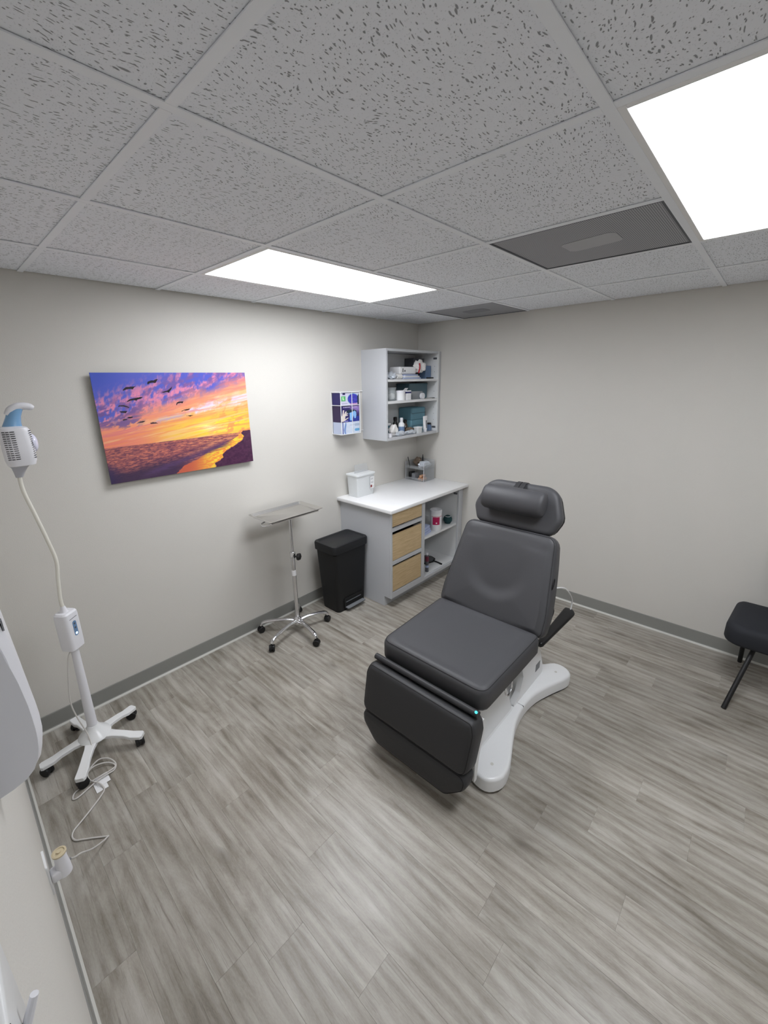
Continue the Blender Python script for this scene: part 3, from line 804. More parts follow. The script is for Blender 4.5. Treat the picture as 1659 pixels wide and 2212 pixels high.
# ------------------------------------------------------------------ sharps container on the counter
sh = thing('sharps_container', 'translucent white sharps container with small label, on the counter', 'container', (-.95, -.105, .895))
def taper_box(x0, x1, y0, y1, z0, z1, grow, r=.012, wall=.002):
    cx, cy = (x0 + x1) / 2, (y0 + y1) / 2; w, d = (x1 - x0) / 2, (y1 - y0) / 2
    R = []
    for z, k, ins in ((z0, 0, 0), (z1, grow, 0), (z1, grow, wall), (z0 + wall, 0, wall)):
        R.append([(p.x, p.y, z) for p in round_poly([(cx - w - k + ins, cy - d - k * .6 + ins), (cx + w + k - ins, cy - d - k * .6 + ins), (cx + w + k - ins, cy + d + k * .6 - ins), (cx - w - k + ins, cy + d + k * .6 - ins)], r, 4)])
    bm = nb(); loft(bm, R); return bm
obj('tub', taper_box(-1.050, -.850, -.165, -.045, .8955, 1.085, .010), 'frost', sh)
bm = nb(); prism(bm, round_poly([(-1.065, -.178), (-.834, -.178), (-.834, -.030), (-1.065, -.030)], .012, 4), FXY, 1.083, 1.098, .004); obj('lid', bm, 'frost', sh)
obj('flap', (lambda bm: (loft(bm, [[(-1.02, -.10, 1.098), (-.845, -.10, 1.098), (-.845, -.098, 1.098), (-1.02, -.098, 1.098)], [(-.97, -.052, 1.160), (-.82, -.052, 1.160), (-.82, -.050, 1.160), (-.97, -.050, 1.160)]]), bm)[1])(nb()), 'clear', sh, None)
def paint_sharps(U, V_):
    img = np.zeros(U.shape + (3,)) + 238.
    for k, v in enumerate((.90, .82, .74, .60, .54, .48)):
        m_ = (np.abs(V_ - v) < .02) & (U > .12) & (U < .86 - .1 * (k % 2)) & (np.sin(U * 90 + k) > -.5); img[m_] = (110, 112, 120)
    r = (U > .08) & (U < .46) & (V_ > .07) & (V_ < .30); img[r] = (150, 34, 40)
    e = ((U - .27) / .12) ** 2 + ((V_ - .185) / .07) ** 2; img[(e < 1) & (e > .45)] = (60, 10, 16)
    img[(U > .66) & (U < .86) & (V_ > .1) & (V_ < .16)] = (90, 90, 96)
    return img
print_panel('label_sticker', lambda u, v: (-.905 + u * .05, -.1765 - .004 * v, .955 + v * .105), 24, 50, paint_sharps, 'print', sh)
bm = nb()
for k in range(5): tube(bm, [(-1.0 + k * .03, -.12 + .02 * (k % 2), .905), (-.96 + k * .025, -.09, .92 - .004 * k)], .004, 6)
for nm in ('syringe_scraps',): obj(nm, bm, 'whitep', sh, kind='stuff')

# ------------------------------------------------------------------ acrylic organizer in the corner, with its contents
ox0, ox1, oy0, oy1 = -.225, -.045, -.262, -.030
og = thing('acrylic_organizer', 'clear two-tier acrylic organizer in the counter corner, packed with supplies', 'organizer', ((ox0 + ox1) / 2, -.15, .8955))
g = .003
for q in ((ox0, ox1, oy0, oy1, .8955, .8985), (ox0, ox1, oy0, oy1, 1.015, 1.018)): obj('tray_floor', bx(*q), 'clear', og, None)
obj('back_wall', bx(ox1 - g, ox1, oy0, oy1, .8985, 1.10), 'clear', og, None)
obj('side_wall', bx(ox0, ox1 - g, oy0, oy0 + g, .8985, 1.085), 'clear', og, None)
obj('side_wall', bx(ox0, ox1 - g, oy1 - g, oy1, .8985, 1.085), 'clear', og, None)
obj('front_lip', bx(ox0, ox0 + g, oy0 + g, oy1 - g, .8985, .925), 'clear', og, None)
obj('front_lip', bx(ox0, ox0 + g, oy0 + g, oy1 - g, 1.018, 1.045), 'clear', og, None)
for y in (oy0, oy1 - .003): obj('bright_edge', bx(ox0 - .002, ox0, y, y + .003, .8955, 1.085), 'whitep', og, None)
tag(obj('supply_packet', lump(nb(), (-.135, -.20, 1.055), (.075, .055, .035), 3, .22), 'silver', None, loc=(-.135, -.2, 1.02)), 'crinkled silvery packets heaped on the organizer\'s upper tier', 'packet')
tag(obj('brown_wrap', lump(nb(), (-.105, -.095, 1.068), (.045, .040, .042), 8, .2), 'brown', None, loc=(-.11, -.09, 1.02)), 'mottled brown wrapped bundle at the back of the organizer\'s upper tier', 'bundle')
bm = nb(); box(bm, -.215, -.150, -.142, -.100, .8990, .965, .004, 2); tag(obj('instrument_case', bm, 'screen', None, loc=(-.18, -.12, .899)), 'grey purple case standing in the organizer\'s lower tier', 'case')
bm = nb(); box(bm, -.214, -.150, -.096, -.060, .8990, .975, .004, 2); tag(obj('dark_pouch', bm, 'black', None, loc=(-.18, -.08, .899)), 'black pouch at the left of the organizer\'s lower tier', 'pouch')
for k, (y, z) in enumerate(((-.188, .9135), (-.222, .9135), (-.205, .942))):
    bm = nb(); lathe(bm, [(.004, -.205), (.0145, -.205), (.0145, -.135), (.004, -.135)], 0, y, 16, 0, 'x', z)
    tag(obj('bandage_roll', bm, 'tan', None, loc=(-.17, y, z - .0145)), ['tan bandage roll, left of the lower pair in the organizer', 'tan bandage roll, right of the lower pair in the organizer', 'tan bandage roll lying on top of the other two'][k], 'bandage roll', 'tan bandage rolls in the organizer')
bm = nb(); tube(bm, [(-.19, -.06, 1.02), (-.205, -.045, 1.125)], .004, 6); tag(obj('pen', bm, 'black', None, loc=(-.19, -.06, 1.019)), 'black pen leaning at the organizer\'s left corner', 'pen')
bm = nb(); lathe(bm, [(.002, 1.019), (.007, 1.019), (.007, 1.12), (.004, 1.13), (.004, 1.145), (.001, 1.146)], -.095, -.150, 10); tag(obj('black_tube', bm, 'black', None, loc=(-.095, -.15, 1.019)), 'slim black tube sticking up behind the packets', 'tube')

# ------------------------------------------------------------------ things on the wall cabinet shelves
S1, S2, S3 = 1.3955, 1.7065, 1.8875
def bottle(name, x, y, z, r, h, body, cap, label, cat='bottle', neck=.35, caph=.2, band=None, group=None):
    t = thing(name, label, cat, (x, y, z), group)
    bm = nb(); lathe(bm, [(r * .9, z), (r, z + .003), (r, z + h * .62), (r * .75, z + h * .70), (r * neck, z + h * .76), (r * neck, z + h * .80)], x, y, 18); obj('body', bm, body, t)
    bm = nb(); lathe(bm, [(r * neck * 1.25, z + h * (1 - caph)), (r * neck * 1.25, z + h * .97), (r * neck * .9, z + h)], x, y, 14); obj('cap', bm, cap, t)
    if band:
        bm = nb(); lathe(bm, [(r * 1.01, z + h * .12), (r * 1.02, z + h * .12), (r * 1.02, z + h * .5), (r * 1.01, z + h * .5)], x, y, 18); obj('label_band', bm, band, t)
    return t
tag(obj('carton', bx(-.235, -.080, -.130, -.020, S3, 2.075, .001, 1), 'dgrey', None, None, loc=(-.16, -.07, S3)), 'dark grey carton at the back of the top shelf', 'carton')
tag(obj('supply_carton', bx(-.160, -.075, -.215, -.140, S3, 2.005, .001, 1), 'bluebox', None, None, loc=(-.11, -.18, S3)), 'slate blue carton right of the white bag, top shelf', 'carton')
t = thing('supply_pack', 'white printed long pack lying on blue pouches, top shelf', 'pack', (-.45, -.19, S3 + .042))
bm = nb(); cushion(bm, round_poly([(-.575, -.250), (-.350, -.250), (-.350, -.120), (-.575, -.120)], .01), lambda u, v, w: Vector((u, v, S3 + .042 + .062 + w)), .062, .012, .01); obj('wrap', bm, 'paper', t)
obj('print_mark', bx(-.545, -.535, -.2515, -.2505, S3 + .058, S3 + .09), 'dgrey', t, None); obj('print_mark', bx(-.52, -.505, -.2515, -.2505, S3 + .062, S3 + .076), 'dgrey', t, None)
for k in range(3):
    bm = nb(); cushion(bm, round_poly([(-.548 + .01 * k, -.262), (-.285 - .02 * k, -.262), (-.285 - .02 * k, -.10), (-.548 + .01 * k, -.10)], .012), (lambda k: lambda u, v, w: Vector((u, v, S3 + .013 * (k + 1) + w)))(k), .0125, .004, .003, n=40, rings=3)
    tag(obj('sterile_pouch', bm, ['lblue', 'paper', 'lblue'][k], None, loc=(-.42, -.18, S3 + .013 * k)), ['pale blue pouch lying on the top shelf, lowest of three', 'white pouch between two pale blue pouches, top shelf', 'pale blue pouch directly under the white printed pack'][k], 'pouch', 'flat pouches on the top shelf')
t = thing('tissue_bag', 'crumpled white bag with a red stripe, top shelf', 'bag', (-.30, -.22, S3 + .04))
obj('bag', lump(nb(), (-.272, -.225, S3 + .105), (.066, .045, .056), 12, .2, 4), 'whitecloth', t)
bm = nb(); tube(bm, [(-.33, -.262, S3 + .05), (-.325, -.272, S3 + .10), (-.318, -.262, S3 + .135)], .008, 8, 4, flat=.35); obj('red_stripe', bm, 'red', t)
tag(obj('clear_bag', lump(nb(), (-.680, -.235, S3 + .030), (.042, .035, .031), 5, .3), 'silver', None, loc=(-.68, -.235, S3)), 'crumpled clear bag at the left of the top shelf', 'bag')
bm = nb(); lathe(bm, [(.008, -.625), (.0215, -.625), (.0215, -.562), (.008, -.562)], 0, -.245, 18, 0, 'x', S3 + .0215); tag(obj('gauze_roll', bm, 'whitecloth', None, loc=(-.59, -.245, S3)), 'cream gauze roll lying at the front of the top shelf', 'roll')
bm = nb(); tube(bm, [(-.205, -.262, S3 + .0065), (-.118, -.275, S3 + .0065)], .006, 8); tag(obj('marker', bm, 'black', None, loc=(-.16, -.268, S3)), 'black marker lying at the right of the top shelf', 'marker')
# middle shelf
t = thing('storage_bin', 'dark teal lidded storage bin on the middle shelf', 'bin', (-.21, -.11, S2))
obj('tub', taper_box(-.355, -.075, -.175, -.02, S2, S2 + .125, .004), 'tealdark', t)
bm = nb(); prism(bm, round_poly([(-.360, -.181), (-.070, -.181), (-.070, -.016), (-.360, -.016)], .012), FXY, S2 + .125, S2 + .14, .004); obj('lid', bm, 'tealdark', t)
t = thing('glass_jar', 'tall clear glass jar at the left of the middle shelf', 'jar', (-.655, -.21, S2))
bm = nb(); lathe(bm, [(.042, S2), (.046, S2 + .01), (.046, S2 + .075), (.040, S2 + .09), (.050, S2 + .112), (.048, S2 + .112), (.038, S2 + .09), (.044, S2 + .075), (.044, S2 + .012), (.001, S2 + .008)], -.655, -.21, 24); obj('body', bm, 'glass', t)
obj('cotton_wool', lump(nb(), (-.655, -.21, S2 + .038), (.036, .036, .028), 2, .12), 'whitecloth', t)
t = thing('cream_jar', 'short white jar beside the small white box, middle shelf', 'jar', (-.555, -.235, S2))
bm = nb(); lathe(bm, [(.040, S2), (.043, S2 + .004), (.043, S2 + .062)], -.558, -.235, 24); obj('body', bm, 'paper', t)
bm = nb(); lathe(bm, [(.045, S2 + .062), (.045, S2 + .082), (.042, S2 + .085)], -.558, -.235, 24); obj('lid', bm, 'whitep', t)
t = thing('small_box', 'small white box with a navy band and open flap, middle shelf', 'box', (-.475, -.245, S2))
obj('carton', bx(-.508, -.448, -.272, -.220, S2, S2 + .082, .001, 1), 'paper', t, None)
obj('navy_band', bx(-.5085, -.4475, -.2725, -.2195, S2 + .058, S2 + .072), 'navy', t, None)
bm = nb(); loft(bm, [[(-.505, -.222, S2 + .082), (-.452, -.222, S2 + .082), (-.452, -.220, S2 + .082), (-.505, -.220, S2 + .082)], [(-.50, -.245, S2 + .104), (-.457, -.245, S2 + .104), (-.457, -.243, S2 + .104), (-.50, -.243, S2 + .104)]]); obj('flap', bm, 'paper', t, None)
tag(obj('blue_carton', bx(-.425, -.392, -.215, -.19, S2, S2 + .052, .001, 1), 'navy', None, None, loc=(-.41, -.2, S2)), 'tiny navy carton right of the small white box', 'carton')
t = thing('clear_case', 'clear plastic case in front of the teal bin', 'case', (-.33, -.215, S2))
obj('shell', taper_box(-.385, -.225, -.235, -.185, S2, S2 + .07, .002, .006), 'clear', t)
bm = nb(); lathe(bm, [(.014, -.268), (.027, -.268), (.027, -.246), (.014, -.246), (.014, -.268)], -.262, 0, 24, 0, 'y', S2 + .0275)
tag(obj('tape_roll', bm, 'whitep', None, loc=(-.262, -.257, S2)), 'roll of white tape standing on the middle shelf', 'tape')
t = thing('scissors', 'metal scissors lying before the teal bin, middle shelf', 'scissors', (-.16, -.25, S2))
bm = nb(); tube(bm, [(-.225, -.262, S2 + .004), (-.155, -.250, S2 + .004), (-.10, -.262, S2 + .004)], .0035, 6); obj('blades', bm, 'steel', t)
bm = nb()
for y in (-.245, -.272): tube(bm, [(-.105 + .014 * math.cos(a), y + .011 * math.sin(a), S2 + .004) for a in [i * PI / 5 for i in range(11)]], .003, 6)
obj('finger_ring', bm, 'black', t)
# bottom shelf
for k in range(2):
    z = S1 + k * .1145
    t = thing('drape_pack', ['folded teal drape pack, lower one, bottom shelf', 'folded teal drape pack stacked on another'][k], 'pack', (-.21, -.11, z), 'teal drape packs')
    bm = nb(); cushion(bm, round_poly([(-.325, -.18), (-.105, -.18), (-.105, -.02), (-.325, -.02)], .01), (lambda z: lambda u, v, w: Vector((u, v, z + .114 + w)))(z), .114, .012, .006, crown=.002, n=56, rings=4); obj('wrap', bm, 'teal', t)
    bm = nb(); tube(bm, [(-.325, -.1825, z + .06), (-.105, -.1825, z + .063)], .0022, 5); obj('fold_seam', bm, 'tealdark', t)
bottle('spray_bottle', -.528, -.225, S1, .028, .155, 'paper', 'whitep', 'white bottle with a blue label and nozzle cap, bottom shelf', neck=.42, caph=.25, band='bluebox')
bottle('dark_bottle', -.545, -.165, S1, .024, .16, 'black', 'black', 'black bottle behind the white nozzle bottle', neck=.6)
bottle('brown_bottle', -.402, -.165, S1, .024, .125, 'brownglass', 'black', 'small brown glass bottle with black cap, bottom shelf', neck=.6)
bottle('small_bottle', -.097, -.215, S1, .028, .075, 'bluebox', 'black', 'squat blue-labelled bottle with black cap at far right, bottom shelf', neck=.7)
t = thing('ointment_tube', 'white ointment tube standing on its cap, bottom shelf', 'tube', (-.218, -.262, S1))
bm = nb(); loft(bm, [[(-.218 + a * math.cos(k * PI / 8), -.262 + b * math.sin(k * PI / 8), z) for k in range(16)] for a, b, z in ((.020, .018, S1 + .022), (.022, .018, S1 + .03), (.031, .010, S1 + .10), (.035, .002, S1 + .142), (.035, .0015, S1 + .15))]); obj('body', bm, 'paper', t)
bm = nb(); lathe(bm, [(.016, S1), (.017, S1 + .002), (.017, S1 + .022)], -.218, -.262, 16); obj('cap', bm, 'whitep', t)
obj('print_stripe', bx(-.222, -.214, -.2815, -.274, S1 + .035, S1 + .11), 'screen', t, None)
t = thing('small_tub', 'small square clear tub left of the ointment tube', 'tub', (-.32, -.255, S1))
obj('tub', taper_box(-.352, -.292, -.282, -.232, S1, S1 + .05, .004, .006), 'frost', t)
bm = nb(); prism(bm, round_poly([(-.358, -.287), (-.286, -.287), (-.286, -.227), (-.358, -.227)], .006), FXY, S1 + .05, S1 + .057, .002); obj('lid', bm, 'paper', t)
for k, (yy, zz, m_) in enumerate(((0, 0, 'silver'), (.01, .022, 'teal'), (.0, .044, 'silver'), (.012, .066, 'teal'), (.004, .088, 'paper'))):
    bm = nb(); cushion(bm, round_poly([(-.76, -.17 + yy), (-.595 - .012 * (k % 2), -.17 + yy), (-.595 - .012 * (k % 2), -.04), (-.76, -.04)], .012), (lambda zz: lambda u, v, w: Vector((u, v, S1 + .0215 + zz + w)))(zz), .021, .007, .005, n=36, rings=3)
    tag(obj('dressing_packet', bm, m_, None, loc=(-.68, -.1, S1 + zz)), ['lowest packet of the stack at the left, bottom shelf', 'teal packet second from the bottom of the left stack', 'silvery packet in the middle of the left stack', 'teal packet just below the top of the left stack', 'white packet topmost of the left stack, bottom shelf'][k], 'packet', 'stacked dressing packets')
tag(obj('gauze_wad', lump(nb(), (-.640, -.225, S1 + .052), (.052, .03, .052), 21, .18), 'whitecloth', None, loc=(-.64, -.225, S1)), 'crumpled white gauze wad before the packet stack', 'gauze')
tag(obj('clear_blister', lump(nb(), (-.585, -.262, S1 + .022), (.055, .022, .023), 22, .25), 'silver', None, loc=(-.58, -.262, S1)), 'shiny crumpled blister pack at the shelf front', 'blister pack')
tag(obj('instrument_bundle', lump(nb(), (-.435, -.258, S1 + .018), (.062, .025, .019), 23, .3), 'silver', None, loc=(-.435, -.258, S1)), 'silvery bundle of wrapped instruments at the shelf front', 'bundle')
tag(obj('brown_packet', lump(nb(), (-.385, -.205, S1 + .027), (.055, .022, .027), 24, .2), 'brown', None, loc=(-.385, -.205, S1)), 'tan brown packet behind the silvery bundle', 'packet')
bm = nb(); lathe(bm, [(.020, S1), (.022, S1 + .002), (.026, S1 + .034), (.024, S1 + .034), (.019, S1 + .004), (.001, S1 + .003)], -.735, -.262, 18); tag(obj('small_cup', bm, 'whitep', None, loc=(-.735, -.262, S1)), 'small white cup at the front left of the bottom shelf', 'cup')

# ------------------------------------------------------------------ things in the base cabinet's open bay
SB, SF = .5025, .1255
t = thing('wipes_canister', 'white wipes canister with a magenta label on the shelf', 'canister', (-.375, -.525, SB))
cx, cy, r = -.374, -.522, .055
bm = nb(); lathe(bm, [(r * .96, SB), (r, SB + .004), (r, SB + .165), (r * .97, SB + .170)], cx, cy, 32); obj('body', bm, 'paper', t)
bm = nb(); lathe(bm, [(r * 1.03, SB + .168), (r * 1.04, SB + .195), (r * .98, SB + .200), (r * .30, SB + .198), (r * .25, SB + .192), (.0005, SB + .192)], cx, cy, 32); obj('lid', bm, 'whitep', t)
bm = nb()
def arcp(a0, a1, rr, z0, z1, cx, cy, n=10):
    A = [a0 + (a1 - a0) * k / n for k in range(n + 1)]
    q = nb(); loft(q, [[(cx + rr * math.cos(a), cy + rr * math.sin(a), z) for a in A] for z in (z0, z1)], False, closed=False); return q
obj('label_block', arcp(PI * 1.02, PI * 1.42, r * 1.012, SB + .060, SB + .135, cx, cy), 'magenta', t)
obj('label_line', arcp(PI * .95, PI * 1.75, r * 1.015, SB + .138, SB + .142, cx, cy, 16), 'magenta', t)
obj('label_spot', arcp(PI * 1.20, PI * 1.27, r * 1.03, SB + .072, SB + .084, cx, cy, 3), 'paper', t)
obj('label_text', arcp(PI * 1.46, PI * 1.62, r * 1.015, SB + .075, SB + .13, cx, cy), 'whitep', t)
t = thing('smart_speaker', 'dark green ball-shaped speaker with a white ring on the shelf', 'speaker', (-.158, -.515, SB))
bm = nb(); lathe(bm, [(.020, SB), (.030, SB + .004)] + [(.044 * math.sin(a), SB + .042 - .044 * math.cos(a)) for a in np.linspace(.7, PI, 14)], -.158, -.515, 28); obj('body', bm, 'ball', t)
obj('light_arc', (lambda bm: (tube(bm, [(-.158 + .030 * math.cos(a), -.515 + .030 * math.sin(a), SB + .076) for a in np.linspace(PI * .9, PI * 2.0, 10)], .0028, 6), bm)[1])(nb()), 'whitep', t)
for k in range(3):
    z = SB + k * .024
    bm = nb(); cushion(bm, round_poly([(-.655, -.565 + .004 * k), (-.455 - .006 * k, -.535 + .004 * k), (-.49, -.33), (-.655, -.33)], .012), (lambda z: lambda u, v, w: Vector((u, v, z + .0235 + w)))(z), .0235, .006, .004, n=40, rings=3)
    tag(obj('underpad', bm, 'lblue', None, loc=(-.57, -.45, z)), ['pale blue pad, lowest of the three on the shelf', 'pale blue pad, middle of the three on the shelf', 'pale blue pad, topmost of the three on the shelf'][k], 'pad', 'pale blue pads beside the canister')
t = thing('hand_mirror', 'black hand mirror lying on the cabinet floor', 'mirror', (-.34, -.40, SF))
bm = nb(); ov = round_poly([(-.425, -.455), (-.33, -.478), (-.258, -.452), (-.235, -.385), (-.275, -.31), (-.40, -.30), (-.46, -.37)], .035, 6); prism(bm, ov, FXY, SF + .004, SF + .013, .003); obj('frame', bm, 'black', t)
c0 = sum((Vector(p) for p in ov), Vector((0, 0))) / len(ov)
bm = nb(); prism(bm, [c0 + (Vector(p) - c0) * .84 for p in ov], FXY, SF + .0125, SF + .0136); obj('glass', bm, 'mirror', t, None)
bm = nb(); tube(bm, [(-.315, -.465, SF + .009), (-.315, -.515, SF + .009), (-.325, -.570, SF + .009)], [.006, .007, .009], 10, 3); obj('handle', bm, 'black', t)
t = thing('spray_can', 'slim bottle with a maroon and black label on the cabinet floor', 'bottle', (-.535, -.55, SF))
cx, cy = -.538, -.548
bm = nb(); lathe(bm, [(.015, SF), (.016, SF + .002), (.016, SF + .162), (.012, SF + .170)], cx, cy, 18); obj('body', bm, 'dgrey', t)
bm = nb(); lathe(bm, [(.0163, SF + .108), (.0165, SF + .108), (.0165, SF + .158), (.0163, SF + .158)], cx, cy, 18); obj('label_band', bm, 'maroon', t)
bm = nb(); lathe(bm, [(.0163, SF + .045), (.0166, SF + .045), (.0166, SF + .068), (.0163, SF + .068)], cx, cy, 18); obj('label_patch', bm, 'lblue', t)
bm = nb(); lathe(bm, [(.010, SF + .168), (.011, SF + .188), (.008, SF + .192)], cx, cy, 14); obj('cap', bm, 'whitep', t)

# ------------------------------------------------------------------ black pedal bin
tb = thing('pedal_bin', 'black rectangular pedal bin between the tray stand and the cabinet', 'bin', (-1.31, -.21, 0))
def rr(x0, x1, y0, y1, z, r, seg=5): return [(p.x, p.y, z) for p in round_poly([(x0, y0), (x1, y0), (x1, y1), (x0, y1)], r, seg)]
bm = nb()
loft(bm, [rr(-1.462, -1.150, -.318, -.112, 0, .035), rr(-1.466, -1.146, -.322, -.110, .02, .035), rr(-1.492, -1.130, -.338, -.092, .53, .03), rr(-1.486, -1.136, -.332, -.098, .54, .03), rr(-1.486, -1.136, -.332, -.098, .56, .03)])
obj('body', bm, 'bin', tb)
bm = nb(); loft(bm, [rr(-1.506, -1.120, -.350, -.082, .545, .035), rr(-1.508, -1.118, -.352, -.080, .60, .035), rr(-1.504, -1.122, -.348, -.084, .611, .035), rr(-1.488, -1.138, -.330, -.102, .611, .03), rr(-1.482, -1.144, -.324, -.108, .606, .03)]); obj('lid', bm, 'binlid', tb)
bm = nb(); prism(bm, round_poly([(-1.405, .022), (-1.180, .022), (-1.180, .115), (-1.405, .115)], .01), FXZ, -.3335, -.3245); obj('pedal_recess', bm, 'blackmatte', tb)
bm = nb(); box(bm, -1.395, -1.190, -.368, -.325, .030, .042, .004, 2); obj('pedal', bm, 'screen', tb)
bm = nb(); box(bm, -1.392, -1.215, -.340, -.332, .082, .088, .002, 1); obj('pedal_bar', bm, 'dgrey', tb)

# ------------------------------------------------------------------ casters
def caster(name, parent, x, y, ang, s=1.0, m='black', top=None):
    """twin-wheel caster; sub-parts wheel"""
    r = .026 * s; d = Vector((math.cos(ang), math.sin(ang), 0)); n_ = Vector((-d.y, d.x, 0))
    c = Vector((x, y, r)) ; bm = nb()
    prof = round_poly([(-r * .9, r * .55), (r * .5, r * .55), (r * .95, r * 1.1), (r * .6, r * 2.0), (-r * .5, r * 2.05), (-r * 1.02, r * 1.2)], r * .3, 3)
    prism(bm, prof, lambda u, v, w: Vector((x, y, 0)) + d * u + n_ * w + Vector((0, 0, v)), -r * .22, r * .22)
    lathe(bm, [(r * .22, r * 1.6), (r * .22, top or r * 2.6)], x + d.x * r * .2, y + d.y * r * .2, 10)
    h = obj(name, bm, m, parent)
    for sgn in (-1, 1):
        q = nb(); rings = []
        for k_r, w in ((.25, .78), (.9, .78), (1.0, .66), (1.0, .30), (.92, .24)):
            rings.append([c + d * (r * k_r * math.cos(t)) + Vector((0, 0, r * k_r * math.sin(t))) + n_ * (sgn * r * w) for t in [2 * PI * k / 18 for k in range(18)]])
        loft(q, rings); obj('wheel', q, m, h)
    return h

# ------------------------------------------------------------------ tray stand
ts = thing('tray_stand', 'chrome rolling stand with a stainless steel tray, beside the black bin', 'tray stand', (-1.835, -.255, 0))
SX, SY = -1.835, -.255
bm = nb(); tube(bm, [(SX, SY, .09), (SX, SY, .66)], .0155, 20); obj('lower_pole', bm, 'chrome', ts)
bm = nb(); tube(bm, [(SX, SY, .655), (SX, SY, .955)], .0105, 18); obj('upper_pole', bm, 'chrome', ts)
bm = nb(); lathe(bm, [(.021, .618), (.021, .662), (.017, .668)], SX, SY, 20); obj('collar', bm, 'chrome', ts)
kd = Vector((.45, -.9, 0)).normalized()
bm = nb()
rings = []
for rr_, w in ((.006, 0), (.006, .022), (.022, .024), (.026, .030), (.026, .042), (.021, .047)):
    a_ = kd.cross(Vector((0, 0, 1))); rings.append([Vector((SX, SY, .632)) + kd * (.015 + w) + (a_ * math.cos(t) + Vector((0, 0, 1)) * math.sin(t)) * rr_ * (1 + (.08 * math.sin(6 * t) if rr_ > .02 else 0)) for t in [2 * PI * k / 36 for k in range(36)]])
loft(bm, rings); obj('clamp_knob', bm, 'black', ts)
bm = nb(); lathe(bm, [(.0158, .475), (.0161, .475), (.0161, .520), (.0158, .520)], SX, SY, 20); obj('sticker', bm, 'paper', ts)
bm = nb(); lathe(bm, [(.024, .062), (.040, .072), (.038, .092), (.026, .112), (.0185, .125)], SX, SY, 28); obj('hub', bm, 'chrome', ts)
feet = [(-2.075, -.075), (-2.135, -.355), (-1.860, -.528), (-1.592, -.345), (-1.690, -.060)]
feet = []
for k in range(5):
    a = math.radians(-95 + 72 * k + 12); feet.append((SX + .285 * math.cos(a), SY + .285 * math.sin(a)))
feet = [(-2.045, -.062), (-2.125, -.330), (-1.865, -.520), (-1.598, -.330), (-1.672, -.048)]
for fx_, fy_ in feet:
    d = Vector((fx_ - SX, fy_ - SY, 0)); L_ = d.length; d.normalize(); bm = nb()
    tube(bm, [Vector((SX, SY, .088)) + d * .02, Vector((SX, SY, .100)) + d * L_ * .35, Vector((SX, SY, .096)) + d * L_ * .72, Vector((SX, SY, .084)) + d * L_ * .93, Vector((SX, SY, .062)) + d * L_ * 1.0], [.021, .016, .0150, .0160, .0150], 14, 5, flat=.8)
    leg = obj('leg', bm, 'chrome', ts)
    caster('caster', ts, fx_, fy_, math.atan2(d.y, d.x) + .7, .98, top=.068)
# tray: 0.46 x 0.29, rolled rim
tx0, tx1, ty0, ty1, tz = -2.062, -1.598, -.358, -.070, .975
bm = nb(); cxm, cym = (tx0 + tx1) / 2, (ty0 + ty1) / 2
R = []
for ins, z in ((.006, tz - .006), (.000, tz - .003), (0, tz), (.005, tz + .0015), (.010, tz - .001), (.022, tz - .017), (.026, tz - .0185)):
    R.append(rr(tx0 + ins, tx1 - ins, ty0 + ins, ty1 - ins, z, max(.012, .020 - ins * .3), 4))
loft(bm, R, False)
inner = R[-1]; c = [bm.verts.new(p) for p in inner]; bm.faces.new(c)
R2 = [rr(tx0 + ins, tx1 - ins, ty0 + ins, ty1 - ins, z, .014, 4) for ins, z in ((.006, tz - .006), (.012, tz - .006), (.024, tz - .0195), (.030, tz - .021))]
loft(bm, R2, False); c = [bm.verts.new(p) for p in R2[-1]]; bm.faces.new(c)
obj('tray', bm, 'steel', ts)
bm = nb(); tube(bm, [(SX, SY, .950), (-1.90, -.22, .9505), (-2.0, -.12, .9515)], .0048, 8); 
tube(bm, [(tx0 + .02, ty0 + .03, tz - .022), (tx0 - .004, ty0 + .05, tz - .032), (tx0 - .010, ty0 + .09, tz - .036), (tx0 + .03, ty0 + .12, tz - .026), (SX, SY, .951)], .0048, 8, 5)
tube(bm, [(tx0 + .03, ty1 - .03, .951), (tx0 + .03, ty0 + .03, .951), (tx1 - .03, ty0 + .03, .951), (tx1 - .03, ty1 - .03, .951), (tx0 + .03, ty1 - .03, .951)], .004, 8)
obj('tray_support', bm, 'chrome', ts)

# ------------------------------------------------------------------ treatment chair
CY = -1.690
tc = thing('treatment_chair', 'large charcoal reclining treatment chair on a white sculpted base', 'treatment chair', (-1.6, CY, 0))
# seat pad
def seat_disp(u, v):
    side = (abs(v) / .30) ** 4
    return .010 * side + .012 * max(0, (u + 1.80) / .25) * (abs(v) / .3) ** 2 - .004
bm = nb(); sp = round_poly([(-2.105, -.305), (-1.53, -.315), (-1.53, .315), (-2.105, .305)], [.055, .03, .03, .055], 6)
cushion(bm, sp, lambda u, v, w: Vector((u, CY + v, .583 + .012 * (u + 2.1) / .6 + w)), .118, .034, .02, crown=0, disp=seat_disp, n=96, rings=12)
seam(obj('seat', bm, 'vinyl', tc, .9))
bm = nb(); prism(bm, round_poly([(-2.06, CY - .27), (-1.45, CY - .27), (-1.45, CY + .27), (-2.06, CY + .27)], .04), FXY, .435, .474); obj('seat_underframe', bm, 'blackmatte', tc)
